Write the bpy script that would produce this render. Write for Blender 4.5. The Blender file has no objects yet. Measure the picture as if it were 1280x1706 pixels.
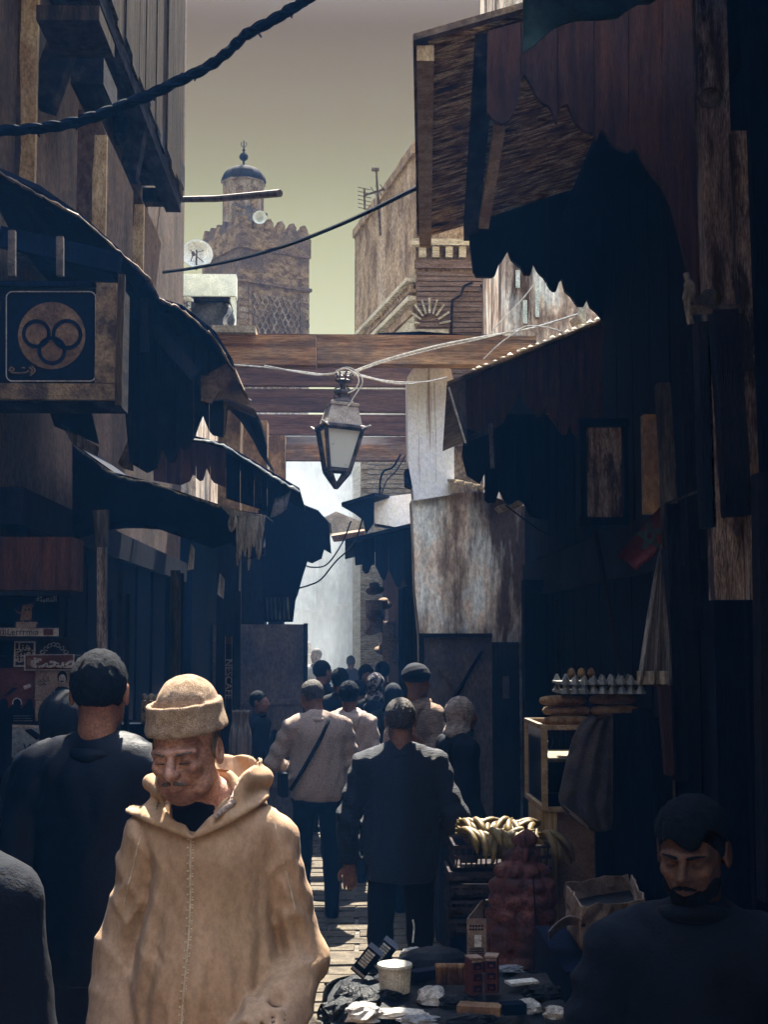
import bpy, math, random
import numpy as np
from mathutils import Vector, Matrix, Euler
random.seed(4)
rng = np.random.RandomState(4)
SC = bpy.context.scene
COL = SC.collection
rad = math.radians

# ---------------------------------------------------------------- camera
F = 2369.0
cd = bpy.data.cameras.new('camera')
cam = bpy.data.objects.new('camera', cd)
COL.objects.link(cam)
cd.sensor_fit = 'VERTICAL'; cd.sensor_height = 36; cd.lens = 50.0
cd.clip_start = 0.05; cd.clip_end = 600
cam.location = (0, 0, 1.95)
cam.rotation_euler = (rad(90 + 5.04), 0, rad(-1.572))
SC.camera = cam
CM = cam.rotation_euler.to_matrix()
C0 = Vector((0, 0, 1.95))

# ---------------------------------------------------------------- light
SUN_EL, SUN_AZ = 57.0, 4.0          # azimuth measured to the right of the alley
W = bpy.data.worlds.new('World'); SC.world = W; W.use_nodes = True
nt = W.node_tree; nt.nodes.clear()
out = nt.nodes.new('ShaderNodeOutputWorld'); bg = nt.nodes.new('ShaderNodeBackground')
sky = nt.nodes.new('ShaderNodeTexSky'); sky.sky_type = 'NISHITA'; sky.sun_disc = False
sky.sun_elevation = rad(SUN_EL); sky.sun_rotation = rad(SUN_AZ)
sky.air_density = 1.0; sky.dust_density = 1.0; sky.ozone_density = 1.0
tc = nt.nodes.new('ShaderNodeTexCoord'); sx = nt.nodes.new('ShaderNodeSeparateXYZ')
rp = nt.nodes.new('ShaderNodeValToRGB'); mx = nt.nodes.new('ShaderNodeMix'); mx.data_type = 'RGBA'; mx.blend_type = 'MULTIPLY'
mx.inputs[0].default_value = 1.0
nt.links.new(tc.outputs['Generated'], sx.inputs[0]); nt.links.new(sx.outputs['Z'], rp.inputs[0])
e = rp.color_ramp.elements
RAMP = [(0.0, (.112, .103, .056)), (0.213, (.0865, .0765, .0425)), (.273, (.066, .0570, .0285)), (.312, (.0490, .0400, .0192)), (.345, (.0400, .0295, .0148)), (.405, (.0275, .0178, .0098)), (.49, (.07, .06, .052)), (.60, (.33, .32, .33)), (.8, (.50, .53, .62)), (1.0, (.52, .58, .76))]  # sky above the frame made brighter than the visible band to light the shade
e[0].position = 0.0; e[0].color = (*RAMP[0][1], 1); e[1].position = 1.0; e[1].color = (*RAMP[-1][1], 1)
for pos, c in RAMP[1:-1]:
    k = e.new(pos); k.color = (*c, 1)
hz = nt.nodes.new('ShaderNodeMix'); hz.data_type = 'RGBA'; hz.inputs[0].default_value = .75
hz.inputs['B'].default_value = (6.2, 6.6, 6.8, 1); nt.links.new(sky.outputs[0], hz.inputs['A'])   # even haze tone all round, mixed in to add light from behind
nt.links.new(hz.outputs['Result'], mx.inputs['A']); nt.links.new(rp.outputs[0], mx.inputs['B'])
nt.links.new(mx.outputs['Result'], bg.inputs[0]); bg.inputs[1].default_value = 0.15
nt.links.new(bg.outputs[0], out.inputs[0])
sl = bpy.data.lights.new('sun', 'SUN'); sl.energy = 3.6; sl.angle = rad(0.5); sl.color = (1.0, 0.93, 0.80)
so = bpy.data.objects.new('sun', sl); COL.objects.link(so); so.location = (3, 8, 25)
el, az = rad(SUN_EL), rad(SUN_AZ)
sd = Vector((math.sin(az) * math.cos(el), math.cos(az) * math.cos(el), math.sin(el)))
so.rotation_euler = sd.to_track_quat('Z', 'Y').to_euler()
vs = SC.view_settings
vs.view_transform = 'Standard'; vs.look = 'None'; vs.exposure = 3.25; vs.gamma = 1; vs.use_curve_mapping = False
SC.cycles.volume_bounces = 0; SC.cycles.max_bounces = 6; SC.cycles.diffuse_bounces = 4; SC.cycles.transparent_max_bounces = 8
SC.cycles.volume_step_rate = 2.0

# ---------------------------------------------------------------- pixel rays -> points on real planes
def ray(px, py):
    return CM @ Vector(((px - 640) / F, -(py - 853) / F, -1))
def PY(px, py, Y): d = ray(px, py); return C0 + d * (Y / d.y)
def PX(px, py, X): d = ray(px, py); return C0 + d * (X / d.x)
def PZ(px, py, z): d = ray(px, py); return C0 + d * ((z - 1.95) / d.z)

# ---------------------------------------------------------------- objects
ORG = {}
def tag(o, label=None, cat=None, group=None, kind=None):
    if label: o['label'] = label
    if cat: o['category'] = cat
    if group: o['group'] = group
    if kind: o['kind'] = kind
    return o
def thing(name, label, cat, loc, group=None, rz=0.0):
    o = bpy.data.objects.new(name, None); COL.objects.link(o)
    o.empty_display_size = 0.1
    o.location = loc; o.rotation_euler = (0, 0, rz)
    ORG[o.name] = Vector(loc)
    return tag(o, label, cat, group)
def link(name, me, parent=None, loc=(0, 0, 0), rot=(0, 0, 0)):
    o = bpy.data.objects.new(name, me); COL.objects.link(o)
    o.parent = parent; o.location = loc; o.rotation_euler = rot
    ORG[o.name] = ORG[parent.name] if parent else Vector(loc)
    return o

class B:
    def __init__(s): s.v = []; s.f = []
    def add(s, vs_, fs):
        n = len(s.v); s.v += [tuple(x) for x in vs_]; s.f += [tuple(i + n for i in q) for q in fs]; return s
    def box(s, c, d, R=None):
        c = Vector(c); x, y, z = d[0] / 2, d[1] / 2, d[2] / 2
        p = [Vector((i * x, j * y, k * z)) for i in (-1, 1) for j in (-1, 1) for k in (-1, 1)]
        if R is not None: p = [R @ q for q in p]
        return s.add([c + q for q in p], [(0, 1, 3, 2), (4, 6, 7, 5), (0, 4, 5, 1), (2, 3, 7, 6), (0, 2, 6, 4), (1, 5, 7, 3)])
    def span(s, a, b):
        a, b = Vector(a), Vector(b); return s.box((a + b) / 2, b - a)
    def slab(s, pts, off):
        off = Vector(off); n = len(pts); pts = [Vector(p) for p in pts]
        return s.add(pts + [p + off for p in pts], [tuple(range(n - 1, -1, -1)), tuple(range(n, 2 * n))] + [(i, (i + 1) % n, n + (i + 1) % n, n + i) for i in range(n)])
    def bar(s, a, b, w, h, up=(0, 0, 1), w2=None, h2=None):
        a, b = Vector(a), Vector(b); d = (b - a).normalized(); up = Vector(up)
        if abs(d.dot(up)) > .98: up = Vector((0, 1, 0))
        x = d.cross(up).normalized(); y = x.cross(d)
        w2 = w if w2 is None else w2; h2 = h if h2 is None else h2
        p = [a + x * i * w / 2 + y * j * h / 2 for i, j in ((-1, -1), (1, -1), (1, 1), (-1, 1))] + [b + x * i * w2 / 2 + y * j * h2 / 2 for i, j in ((-1, -1), (1, -1), (1, 1), (-1, 1))]
        return s.add(p, [(3, 2, 1, 0), (4, 5, 6, 7), (0, 1, 5, 4), (1, 2, 6, 5), (2, 3, 7, 6), (3, 0, 4, 7)])
    def tube(s, pts, r, n=8, closed=False):
        pts = [Vector(p) for p in pts]; m = len(pts); rr = r if isinstance(r, (list, tuple)) else [r] * m
        ref = Vector((0, 0, 1)); ring = []
        for i in range(m):
            a = pts[(i - 1) % m if closed else max(i - 1, 0)]; b = pts[(i + 1) % m if closed else min(i + 1, m - 1)]
            d = (b - a).normalized()
            if abs(d.dot(ref)) > .95: ref = Vector((0, 1, 0)) if abs(d.y) < .9 else Vector((1, 0, 0))
            x = d.cross(ref).normalized(); y = x.cross(d); ref = y if not closed else ref
            ring.append([pts[i] + (x * math.cos(t) + y * math.sin(t)) * rr[i] for t in [2 * math.pi * k / n for k in range(n)]])
        fs = []
        for i in range(m if closed else m - 1):
            j = (i + 1) % m
            fs += [(i * n + k, i * n + (k + 1) % n, j * n + (k + 1) % n, j * n + k) for k in range(n)]
        if not closed: fs += [tuple(range(n - 1, -1, -1)), tuple(range((m - 1) * n, m * n))]
        return s.add([p for q in ring for p in q], fs)
    def lathe(s, prof, c=(0, 0, 0), n=16, ax=None, a0=0):
        c = Vector(c); vs_ = []
        for r, z in prof:
            for k in range(n):
                t = 2 * math.pi * k / n + a0; p = Vector((r * math.cos(t), r * math.sin(t), z))
                vs_.append(c + (ax @ p if ax is not None else p))
        m = len(prof); fs = []
        for i in range(m - 1): fs += [(i * n + k, i * n + (k + 1) % n, (i + 1) * n + (k + 1) % n, (i + 1) * n + k) for k in range(n)]
        fs += [tuple(range(n - 1, -1, -1)), tuple(range((m - 1) * n, m * n))]
        return s.add(vs_, fs)
    def sheet(s, P, t):
        """grid of points P[i][j], thickness vector t -> closed solid"""
        t = Vector(t); a = len(P); b = len(P[0]); L = [Vector(p) for r in P for p in r]
        N = len(L); vs_ = L + [p + t for p in L]; fs = []
        for i in range(a - 1):
            for j in range(b - 1):
                q = (i * b + j, i * b + j + 1, (i + 1) * b + j + 1, (i + 1) * b + j)
                fs.append(q); fs.append(tuple(N + k for k in reversed(q)))
        e_ = [i * b for i in range(a)], [i * b + b - 1 for i in range(a)], list(range(b)), [(a - 1) * b + j for j in range(b)]
        for L2 in e_:
            for k in range(len(L2) - 1): fs.append((L2[k], L2[k + 1], N + L2[k + 1], N + L2[k]))
        return s.add(vs_, fs)
    def mesh(s, name, mat, smooth=False, org=(0, 0, 0)):
        org = Vector(org); me = bpy.data.meshes.new(name)
        me.from_pydata([Vector(p) - org for p in s.v], [], s.f)
        if mat: me.materials.append(mat)
        if smooth: me.polygons.foreach_set('use_smooth', [True] * len(me.polygons))
        me.update(); return me
    def obj(s, name, mat, parent=None, smooth=False, local=False, org=None):
        if parent is not None:
            o_ = Vector((0, 0, 0)) if local else ORG[parent.name]
            return link(name, s.mesh(name, mat, smooth, o_), parent)
        if org is None:
            xs = list(zip(*s.v)); org = ((min(xs[0]) + max(xs[0])) / 2, (min(xs[1]) + max(xs[1])) / 2, min(xs[2]))
        o = link(name, s.mesh(name, mat, smooth, org), None, org); return o

def curve(pts, n=8):
    """Catmull-Rom through points"""
    P = [Vector(p) for p in pts]; P = [P[0] * 2 - P[1]] + P + [P[-1] * 2 - P[-2]]; r = []
    for i in range(1, len(P) - 2):
        for k in range(n):
            t = k / n; a, b, c, d = P[i - 1:i + 3]
            r.append(.5 * ((2 * b) + (c - a) * t + (2 * a - 5 * b + 4 * c - d) * t * t + (3 * b - a - 3 * c + d) * t ** 3))
    r.append(P[-2]); return r

# ---------------------------------------------------------------- materials
MATS = {}
def mat(name, cols, scale=5, st=(1, 1, 1), rough=.85, bump=.4, bs=1.0, grime=None, gs=.8, gst=(1, 1, 1), gp=(.42, .62), spec=None, metal=0, fine=.25, dist=.02, sheen=0.000):
    if name in MATS: return MATS[name]
    if spec is None: spec = .04 if max(cols[-1]) < .06 else .15
    m = bpy.data.materials.new(name); m.use_nodes = True; n = m.node_tree.nodes; l = m.node_tree.links
    p = n['Principled BSDF']; p.inputs['Roughness'].default_value = rough; p.inputs['Specular IOR Level'].default_value = spec; p.inputs['Metallic'].default_value = metal
    p.inputs['Sheen Weight'].default_value = sheen; p.inputs['Sheen Roughness'].default_value = .35
    tc = n.new('ShaderNodeTexCoord'); oi = n.new('ShaderNodeObjectInfo'); va = n.new('ShaderNodeVectorMath'); va.operation = 'MULTIPLY_ADD'
    cx = n.new('ShaderNodeCombineXYZ')
    for i in range(3): l.new(oi.outputs['Random'], cx.inputs[i])
    l.new(cx.outputs[0], va.inputs[0]); va.inputs[1].default_value = (17, 29, 41); l.new(tc.outputs['Object'], va.inputs[2])
    def noise(sc, stv, det=8, ro=.62):
        mp = n.new('ShaderNodeMapping'); mp.inputs['Scale'].default_value = stv; l.new(va.outputs[0], mp.inputs[0])
        t = n.new('ShaderNodeTexNoise'); t.inputs['Scale'].default_value = sc; t.inputs['Detail'].default_value = det; t.inputs['Roughness'].default_value = ro
        l.new(mp.outputs[0], t.inputs['Vector']); return t
    a = noise(scale, st); r = n.new('ShaderNodeValToRGB'); l.new(a.outputs[0], r.inputs[0])
    ee = r.color_ramp.elements; k = len(cols)
    ee[0].position = .39; ee[0].color = (*cols[0], 1); ee[1].position = .61; ee[1].color = (*cols[-1], 1)
    for i in range(1, k - 1): q = ee.new(.39 + .22 * i / (k - 1)); q.color = (*cols[i], 1)
    src = r.outputs[0]
    if grime:
        g = noise(gs, gst, 6, .7); gr = n.new('ShaderNodeMapRange'); gr.inputs[1].default_value = gp[0]; gr.inputs[2].default_value = gp[1]; l.new(g.outputs[0], gr.inputs[0])
        mm = n.new('ShaderNodeMix'); mm.data_type = 'RGBA'; l.new(gr.outputs[0], mm.inputs[0]); l.new(src, mm.inputs['A']); mm.inputs['B'].default_value = (*grime, 1); src = mm.outputs['Result']
    f = noise(scale * 9, st, 3, .7)
    if fine:
        fr = n.new('ShaderNodeMapRange'); fr.inputs[1].default_value = .36; fr.inputs[2].default_value = .64; fr.inputs[3].default_value = 1 - min(.85, fine * 1.5); fr.inputs[4].default_value = 1 + fine * .9; l.new(f.outputs[0], fr.inputs[0])
        mu = n.new('ShaderNodeVectorMath'); mu.operation = 'SCALE'; l.new(src, mu.inputs[0]); l.new(fr.outputs[0], mu.inputs['Scale']); src = mu.outputs[0]
    l.new(src, p.inputs['Base Color'])
    ad = n.new('ShaderNodeMath'); ad.operation = 'MULTIPLY_ADD'; l.new(f.outputs[0], ad.inputs[0]); ad.inputs[1].default_value = .35 * bs; l.new(a.outputs[0], ad.inputs[2])
    bp = n.new('ShaderNodeBump'); bp.inputs['Strength'].default_value = bump; bp.inputs['Distance'].default_value = dist; l.new(ad.outputs[0], bp.inputs['Height']); l.new(bp.outputs[0], p.inputs['Normal'])
    MATS[name] = m; return m

M = dict(  # near-black entries hold the navy of deep shade in their base colour
 tanwall=mat('tan_plaster', [(0.0343, 0.0203, 0.0105), (0.0618, 0.0362, 0.0179), (0.0870, 0.0522, 0.0261)], 2.6, (1, 1, .7), grime=(.13, .08, .055), gs=.9, gst=(1, 1, .4), bump=.5, fine=.35),
 edge=mat('pale_edge', [(0.2916, 0.1860, 0.0949), (0.4860, 0.3534, 0.1977)], 9, (1, 1, .5), bump=.6),
 darkwall=mat('shade_wall', [(0.0008, 0.0040, 0.0140), (0.0045, 0.0065, 0.0170)], 3, (1, 1, .3), grime=(.01, .012, .02), bump=.5),  # deep shade put into the wall colour
 plaster=mat('stained_plaster', [(0.4269, 0.2984, 0.2114), (0.9148, 0.7388, 0.5471), (0.9300, 0.9300, 0.8205)], 3.2, (1, 1, .5), grime=(.09, .06, .045), gs=1.6, gst=(1.5, 1, .22), gp=(.44, .60), bump=.8, fine=.22, dist=.03),
 white=mat('white_limewash', [(0.9300, 0.9300, 0.8467), (0.9300, 0.9300, 0.9300)], 5, (1, 1, .8), grime=(.34, .25, .17), gs=2.6, gst=(2.6, 1, .10), gp=(.58, .66), bump=.5, fine=.1),
 paleroof=mat('pale_parapet', [(.50, .55, .47), (.66, .70, .60)], 6, bump=.4),
 mina=mat('minaret_brick', [(0.0929, 0.0529, 0.0249), (0.2230, 0.1384, 0.0664), (0.3159, 0.2116, 0.1052)], 2.6, (1, 1, 1.6), grime=(.10, .065, .045), gs=.25, bump=.9, fine=.5, dist=.12),
 minadark=mat('dome_lead', [(0.0061, 0.0043, 0.0046), (0.0182, 0.0118, 0.0083)], 3, bump=.4),
 rbrick=mat('weathered_brick', [(0.1108, 0.0751, 0.0451), (0.2031, 0.1458, 0.0902), (0.2770, 0.2120, 0.1353)], 3, (1, 1, .55), grime=(.42, .36, .28), gs=.7, gst=(1.2, 1.2, .3), gp=(.56, .75), bump=.9, fine=.4, dist=.06),
 rfront=mat('coursed_brick', [(0.1205, 0.0816, 0.0664), (0.2039, 0.1536, 0.1234)], 5, (.35, 1, 3.0), bump=.9, fine=.4, dist=.05),
 rpale=mat('pale_brick', [(0.2985, 0.2760, 0.1965), (0.4477, 0.4195, 0.3165)], 5, (.4, .4, 3), bump=.9, fine=.4),
 beam=mat('cedar_beam', [(0.1624, 0.0754, 0.0366), (0.3895, 0.2008, 0.0949), (0.5355, 0.3182, 0.1608)], 3, (.35, 1, 5), grime=(.16, .12, .09), gs=1.2, bump=.5, fine=.3),
 joist=mat('dark_joist', [(0.0684, 0.0420, 0.0396), (0.1461, 0.0844, 0.0636)], 3, (.35, 1, 5), bump=.5),
 woodx=mat('splintered_wood', [(0.0456, 0.0270, 0.0166), (0.3827, 0.2010, 0.0854), (0.9300, 0.7038, 0.3060)], 4.5, (.6, 6, 6), bump=1.0, fine=.5, dist=.03),
 board=mat('red_brown_board', [(0.0237, 0.0082, 0.0050), (0.0510, 0.0177, 0.0089), (0.0781, 0.0286, 0.0132)], 5, (5, 1, .5), grime=(.03, .016, .016), gs=1.4, gst=(3, 1, .7), gp=(.48, .7), bump=.5, fine=.3),
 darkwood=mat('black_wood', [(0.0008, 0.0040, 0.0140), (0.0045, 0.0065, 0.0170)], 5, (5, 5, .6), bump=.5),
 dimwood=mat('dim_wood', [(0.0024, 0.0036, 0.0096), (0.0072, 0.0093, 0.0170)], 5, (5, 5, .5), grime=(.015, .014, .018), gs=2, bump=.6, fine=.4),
 postwood=mat('peeling_post', [(0.0074, 0.0076, 0.0086), (0.0474, 0.0375, 0.0269), (0.0949, 0.0783, 0.0539)], 3, (3, 3, .35), grime=(.012, .012, .018), gs=2.5, gst=(2, 2, .5), gp=(.5, .56), bump=.9, fine=.4),
 greywood=mat('weathered_siding', [(0.0104, 0.0069, 0.0043), (0.0346, 0.0221, 0.0121), (0.0588, 0.0379, 0.0218)], 4, (4, 4, .4), bump=.9, fine=.45, dist=.03),
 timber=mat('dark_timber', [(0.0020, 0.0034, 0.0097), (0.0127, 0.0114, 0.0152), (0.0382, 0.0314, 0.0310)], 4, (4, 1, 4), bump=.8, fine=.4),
 tin=mat('rusty_tin', [(0.0378, 0.0228, 0.0147), (0.1134, 0.0716, 0.0441), (0.1966, 0.1302, 0.0784)], 6, (1, 1, 1), bump=.5, rough=.6),
 blacktin=mat('blackened_tin', [(0.0008, 0.0040, 0.0140), (0.0045, 0.0065, 0.0170)], 4, bump=.4, rough=.7),
 canvas=mat('black_canvas', [(0.0008, 0.0040, 0.0140), (0.0045, 0.0065, 0.0170)], 4, (1, 1, .4), bump=.5),
 ragcloth=mat('ragged_cloth', [(.10, .085, .07), (.35, .30, .24)], 8, (4, 1, .6), bump=.6),
 tarp=mat('grey_tarpaulin', [(0.0700, 0.0770, 0.0910), (0.1540, 0.1610, 0.1680)], 5, bump=.5),
 iron=mat('cast_iron', [(.035, .028, .026), (.13, .10, .085)], 14, bump=.5, rough=.6, metal=.2),
 lampskin=mat('lamp_tin', [(0.2600, 0.2080, 0.1625), (0.4290, 0.3640, 0.2860)], 12, bump=.4, rough=.6),
 cable=mat('cable_black', [(0.0006, 0.0035, 0.0120), (0.0015, 0.0045, 0.0140)], 30, bump=.6),
 palecable=mat('cable_pale', [(0.5400, 0.5040, 0.4080), (0.9000, 0.8400, 0.6960)], 30, bump=.5),
 dish=mat('dish_white', [(.50, .52, .46), (.62, .63, .56)], 4, bump=.1, rough=.6),
 steel=mat('painted_steel', [(0.0437, 0.0420, 0.0558), (0.0972, 0.0751, 0.0677)], 4, (1, 1, .6), grime=(.08, .055, .045), gs=3, gp=(.6, .8), bump=.3, rough=.5),
 ground=mat('paving', [(0.0650, 0.0550, 0.0450), (0.1300, 0.1100, 0.0900)], 7, bump=.7, grime=(.08, .07, .065), gs=1.2, gp=(.55, .75)),
 stone=mat('paving_stone_grey', [(0.0436, 0.0344, 0.0232), (0.0897, 0.0713, 0.0485)], 12, bump=.7, fine=.35),
 signframe=mat('sign_frame', [(0.0362, 0.0231, 0.0172), (0.1326, 0.0865, 0.0490), (0.1688, 0.1153, 0.0637)], 9, grime=(.05, .035, .03), gs=5, gp=(.52, .68), bump=.5),
 signblack=mat('sign_black', [(0.0006, 0.0035, 0.0120), (0.0015, 0.0045, 0.0140)], 4, bump=.1, rough=.5),
 signdisc=mat('sign_disc', [(0.0670, 0.0375, 0.0239), (0.1406, 0.0836, 0.0477)], 8, bump=.2),
 ink=mat('ink_navy', [(0.0006, 0.0035, 0.0120), (0.0015, 0.0045, 0.0140)], 6, bump=.1),
 paper=mat('newsprint', [(0.1107, 0.0750, 0.0595), (0.1953, 0.1384, 0.1042)], 12, bump=.2, rough=.8),
 cardred=mat('dull_red', [(0.0378, 0.0092, 0.0076), (0.0672, 0.0189, 0.0134)], 9, bump=.2),
 brick=mat('brick_red', [(.22, .055, .03), (.34, .10, .06)], 9, bump=.2),
 cream=mat('cream_print', [(0.2108, 0.1736, 0.1488), (0.2852, 0.2356, 0.2046)], 9, bump=.1),
 ochre=mat('ochre_wall', [(0.2224, 0.1306, 0.0576), (0.3437, 0.2079, 0.0946)], 4, (1, 1, .5), grime=(.12, .07, .04), gs=3, bump=.5),
 flagred=mat('flag_red', [(0.0546, 0.0093, 0.0093), (0.0798, 0.0147, 0.0126)], 8, (1, 1, .5), bump=.3),
 plastic=mat('clear_film', [(.05, .045, .05), (.17, .14, .13)], 9, (6, 6, .4), bump=.8, rough=.25, spec=.6),
 blackplastic=mat('black_plastic', [(0.0008, 0.0019, 0.0043), (0.0020, 0.0037, 0.0066)], 12, bump=.9, rough=.42, spec=.12, dist=.02),
 silver=mat('crinkled_wrap', [(0.1540, 0.1400, 0.1260), (0.4900, 0.4620, 0.4060)], 30, bump=1.0, rough=.3, spec=.6),
 tub=mat('cream_tub', [(0.2940, 0.2660, 0.2100), (0.4200, 0.3850, 0.3150)], 20, bump=.2, rough=.5),
 carton=mat('brown_carton', [(0.0937, 0.0519, 0.0282), (0.1607, 0.0951, 0.0521)], 8, bump=.3),
 frame=mat('cabinet_frame', [(0.1285, 0.0846, 0.0490), (0.2570, 0.1758, 0.0980)], 12, bump=.3, rough=.5),
 bread=mat('bread_crust', [(0.1030, 0.0504, 0.0216), (0.2164, 0.1344, 0.0678)], 16, bump=.6),
 egg=mat('egg_tray', [(.12, .12, .12), (.22, .22, .21)], 16, bump=.6),
 banana=mat('banana_skin', [(0.0553, 0.0343, 0.0088), (0.1328, 0.0892, 0.0295)], 18, grime=(.05, .03, .015), gs=16, gp=(.58, .68), bump=.2, rough=.5),
 crate=mat('grey_crate', [(0.0124, 0.0112, 0.0149), (0.0434, 0.0341, 0.0341)], 12, bump=.4),
 onion=mat('onion_net', [(0.0224, 0.0041, 0.0039), (0.0638, 0.0156, 0.0095), (0.0956, 0.0294, 0.0191)], 8, bump=.8, rough=.6, spec=.2, fine=.5),
 straw=mat('corrugated_edge', [(.13, .075, .03), (.34, .235, .10)], 4, (14, 14, .4), bump=.8),
 skin_old=mat('old_skin', [(0.1815, 0.0804, 0.0506), (0.3204, 0.1606, 0.1071), (0.3845, 0.2034, 0.1409)], 11, (1, 1, 1.4), bump=.7, rough=.6, spec=.35, fine=.25, dist=.008),
 skin=mat('brown_skin', [(0.1092, 0.0489, 0.0293), (0.1735, 0.0857, 0.0527)], 14, bump=.2, rough=.6),
 hair=mat('black_hair', [(0.0010, 0.0025, 0.0070), (0.0050, 0.0060, 0.0090)], 60, bump=1.0, rough=.8, spec=.06, dist=.01),
 fadehair=mat('greying_hair', [(0.0100, 0.0080, 0.0080), (0.0700, 0.0550, 0.0450)], 70, bump=1.0, rough=.6, dist=.01, sheen=0.0),
 white_hair=mat('grey_stubble', [(0.0600, 0.0450, 0.0375), (0.1500, 0.1250, 0.1050)], 60, bump=.6, rough=.8),
 black=mat('black_cloth', [(0.0003, 0.0015, 0.0050), (0.0009, 0.0023, 0.0067)], 10, bump=.4, rough=.9, spec=.15, sheen=0.0),
 leather=mat('black_leather', [(0.0004, 0.0018, 0.0060), (0.0011, 0.0027, 0.0080)], 22, bump=.25, rough=.5, spec=.07),
 jacket=mat('ribbed_jacket', [(0.0008, 0.0035, 0.0120), (0.0022, 0.0055, 0.0160)], 26, (1, 1, 6), bump=.7, rough=.75, spec=.3, sheen=0.0),
 navy=mat('navy_cloth', [(0.0006, 0.0024, 0.0084), (0.0015, 0.0038, 0.0112)], 10, bump=.4, rough=.9, spec=.15, sheen=0.0),
 djellaba=mat('beige_wool', [(0.2743, 0.1663, 0.0975), (0.3608, 0.2273, 0.1408)], 7, (1, 1, .7), grime=(.34, .22, .125), gs=2, bump=.35, rough=.9, spec=.15, fine=.12, dist=.01, sheen=0.036),
 thread=mat('seam_thread', [(.42, .31, .2), (.62, .49, .34)], 60, bump=.6),
 knit=mat('knit_cap', [(0.2545, 0.1673, 0.1015), (0.3891, 0.2683, 0.1758)], 45, (1, 1, 1), bump=1.0, rough=.95, spec=.1, fine=.4, dist=.012, sheen=0.060),
 fleece=mat('grey_fleece', [(0.2686, 0.1988, 0.1623), (0.4581, 0.3461, 0.2774)], 110, bump=.8, rough=1, spec=.05, fine=.4, dist=.01, sheen=0.120),
 hoodie=mat('grey_hoodie', [(0.2511, 0.1950, 0.1638), (0.4018, 0.3120, 0.2594)], 90, bump=.5, rough=1, spec=.05, sheen=0.096),
 scarf=mat('woven_scarf', [(.20, .155, .13), (.42, .34, .29)], 30, (1, 1, 3), bump=.9, rough=1, spec=.05, sheen=0.072),
 coat=mat('slate_coat', [(0.0255, 0.0214, 0.0229), (0.0485, 0.0381, 0.0354)], 14, bump=.5, rough=.9, spec=.15, sheen=0.048),
 tanhood=mat('tan_hood', [(.17, .115, .085), (.30, .215, .16)], 24, (1, 1, 5), bump=.8, rough=1, spec=.05, sheen=0.060),
 print=mat('printed_scarf', [(.01, .012, .02), (.02, .02, .03), (.22, .19, .17)], 26, bump=.5, rough=1, spec=.05, sheen=0.048),
 pale=mat('pale_cloth', [(0.3500, 0.3290, 0.2800), (0.4900, 0.4620, 0.4060)], 8, bump=.4, rough=1, spec=.05),
 green=mat('green_awning', [(0.0110, 0.0248, 0.0220), (0.0220, 0.0385, 0.0303)], 2, bump=.3),
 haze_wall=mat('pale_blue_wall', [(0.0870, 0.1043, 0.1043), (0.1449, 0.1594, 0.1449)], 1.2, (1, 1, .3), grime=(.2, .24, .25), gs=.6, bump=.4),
 plank=mat('sunbleached_plank', [(.25, .2, .13), (.45, .38, .28)], 5, (1, .3, 1), bump=.6),
 peel=mat('peeling_shutter_paint', [(0.0411, 0.0274, 0.0216), (0.1806, 0.1290, 0.1007), (0.2956, 0.2190, 0.1726)], 5, (5, 5, .6), grime=(.03, .022, .022), gs=4, gst=(2, 2, .6), gp=(.5, .58), bump=.9, fine=.45),
 skin_dark=mat('shaded_skin', [(.045, .022, .014), (.085, .045, .03)], 14, bump=.25, rough=.7),  # skin darkened in its colour to set the bearded man in shade
 stubble=mat('grey_stubble_skin', [(.20, .11, .068), (.34, .20, .13)], 110, bump=.8, rough=.8, fine=.5),
 eye=mat('eye_dark', [(.012, .01, .012), (.02, .016, .016)], 6, bump=0, rough=.3),
)
# lamp glass: frosted, dusty pane
def glassmat():
    m = bpy.data.materials.new('dusty_glass'); m.use_nodes = True; n = m.node_tree.nodes; l = m.node_tree.links
    o = n['Material Output']; n.remove(n['Principled BSDF'])
    d = n.new('ShaderNodeBsdfDiffuse'); t = n.new('ShaderNodeBsdfTranslucent'); ms = n.new('ShaderNodeMixShader'); ms.inputs[0].default_value = .5
    tx = n.new('ShaderNodeTexNoise'); tx.inputs['Scale'].default_value = 16; tx.inputs['Detail'].default_value = 6
    r = n.new('ShaderNodeValToRGB'); r.color_ramp.elements[0].position = .24; r.color_ramp.elements[0].color = (.35, .33, .25, 1); r.color_ramp.elements[1].position = .36; r.color_ramp.elements[1].color = (.97, .97, .88, 1)
    tcn = n.new('ShaderNodeTexCoord'); l.new(tcn.outputs['Object'], tx.inputs[0]); l.new(tx.outputs[0], r.inputs[0])
    l.new(r.outputs[0], d.inputs[0]); l.new(r.outputs[0], t.inputs[0]); l.new(d.outputs[0], ms.inputs[1]); l.new(t.outputs[0], ms.inputs[2]); l.new(ms.outputs[0], o.inputs[0])
    return m
M['glass'] = glassmat()
def clearglass():
    m = bpy.data.materials.new('cabinet_glass'); m.use_nodes = True; n = m.node_tree.nodes; l = m.node_tree.links
    o = n['Material Output']; n.remove(n['Principled BSDF'])
    t = n.new('ShaderNodeBsdfTransparent'); g = n.new('ShaderNodeBsdfGlossy'); g.inputs['Roughness'].default_value = .08
    ms = n.new('ShaderNodeMixShader'); fr = n.new('ShaderNodeFresnel'); fr.inputs[0].default_value = 1.45
    l.new(fr.outputs[0], ms.inputs[0]); l.new(t.outputs[0], ms.inputs[1]); l.new(g.outputs[0], ms.inputs[2]); l.new(ms.outputs[0], o.inputs[0]); t.inputs[0].default_value = (.85, .9, .92, 1)
    return m
M['clear'] = clearglass()

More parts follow.
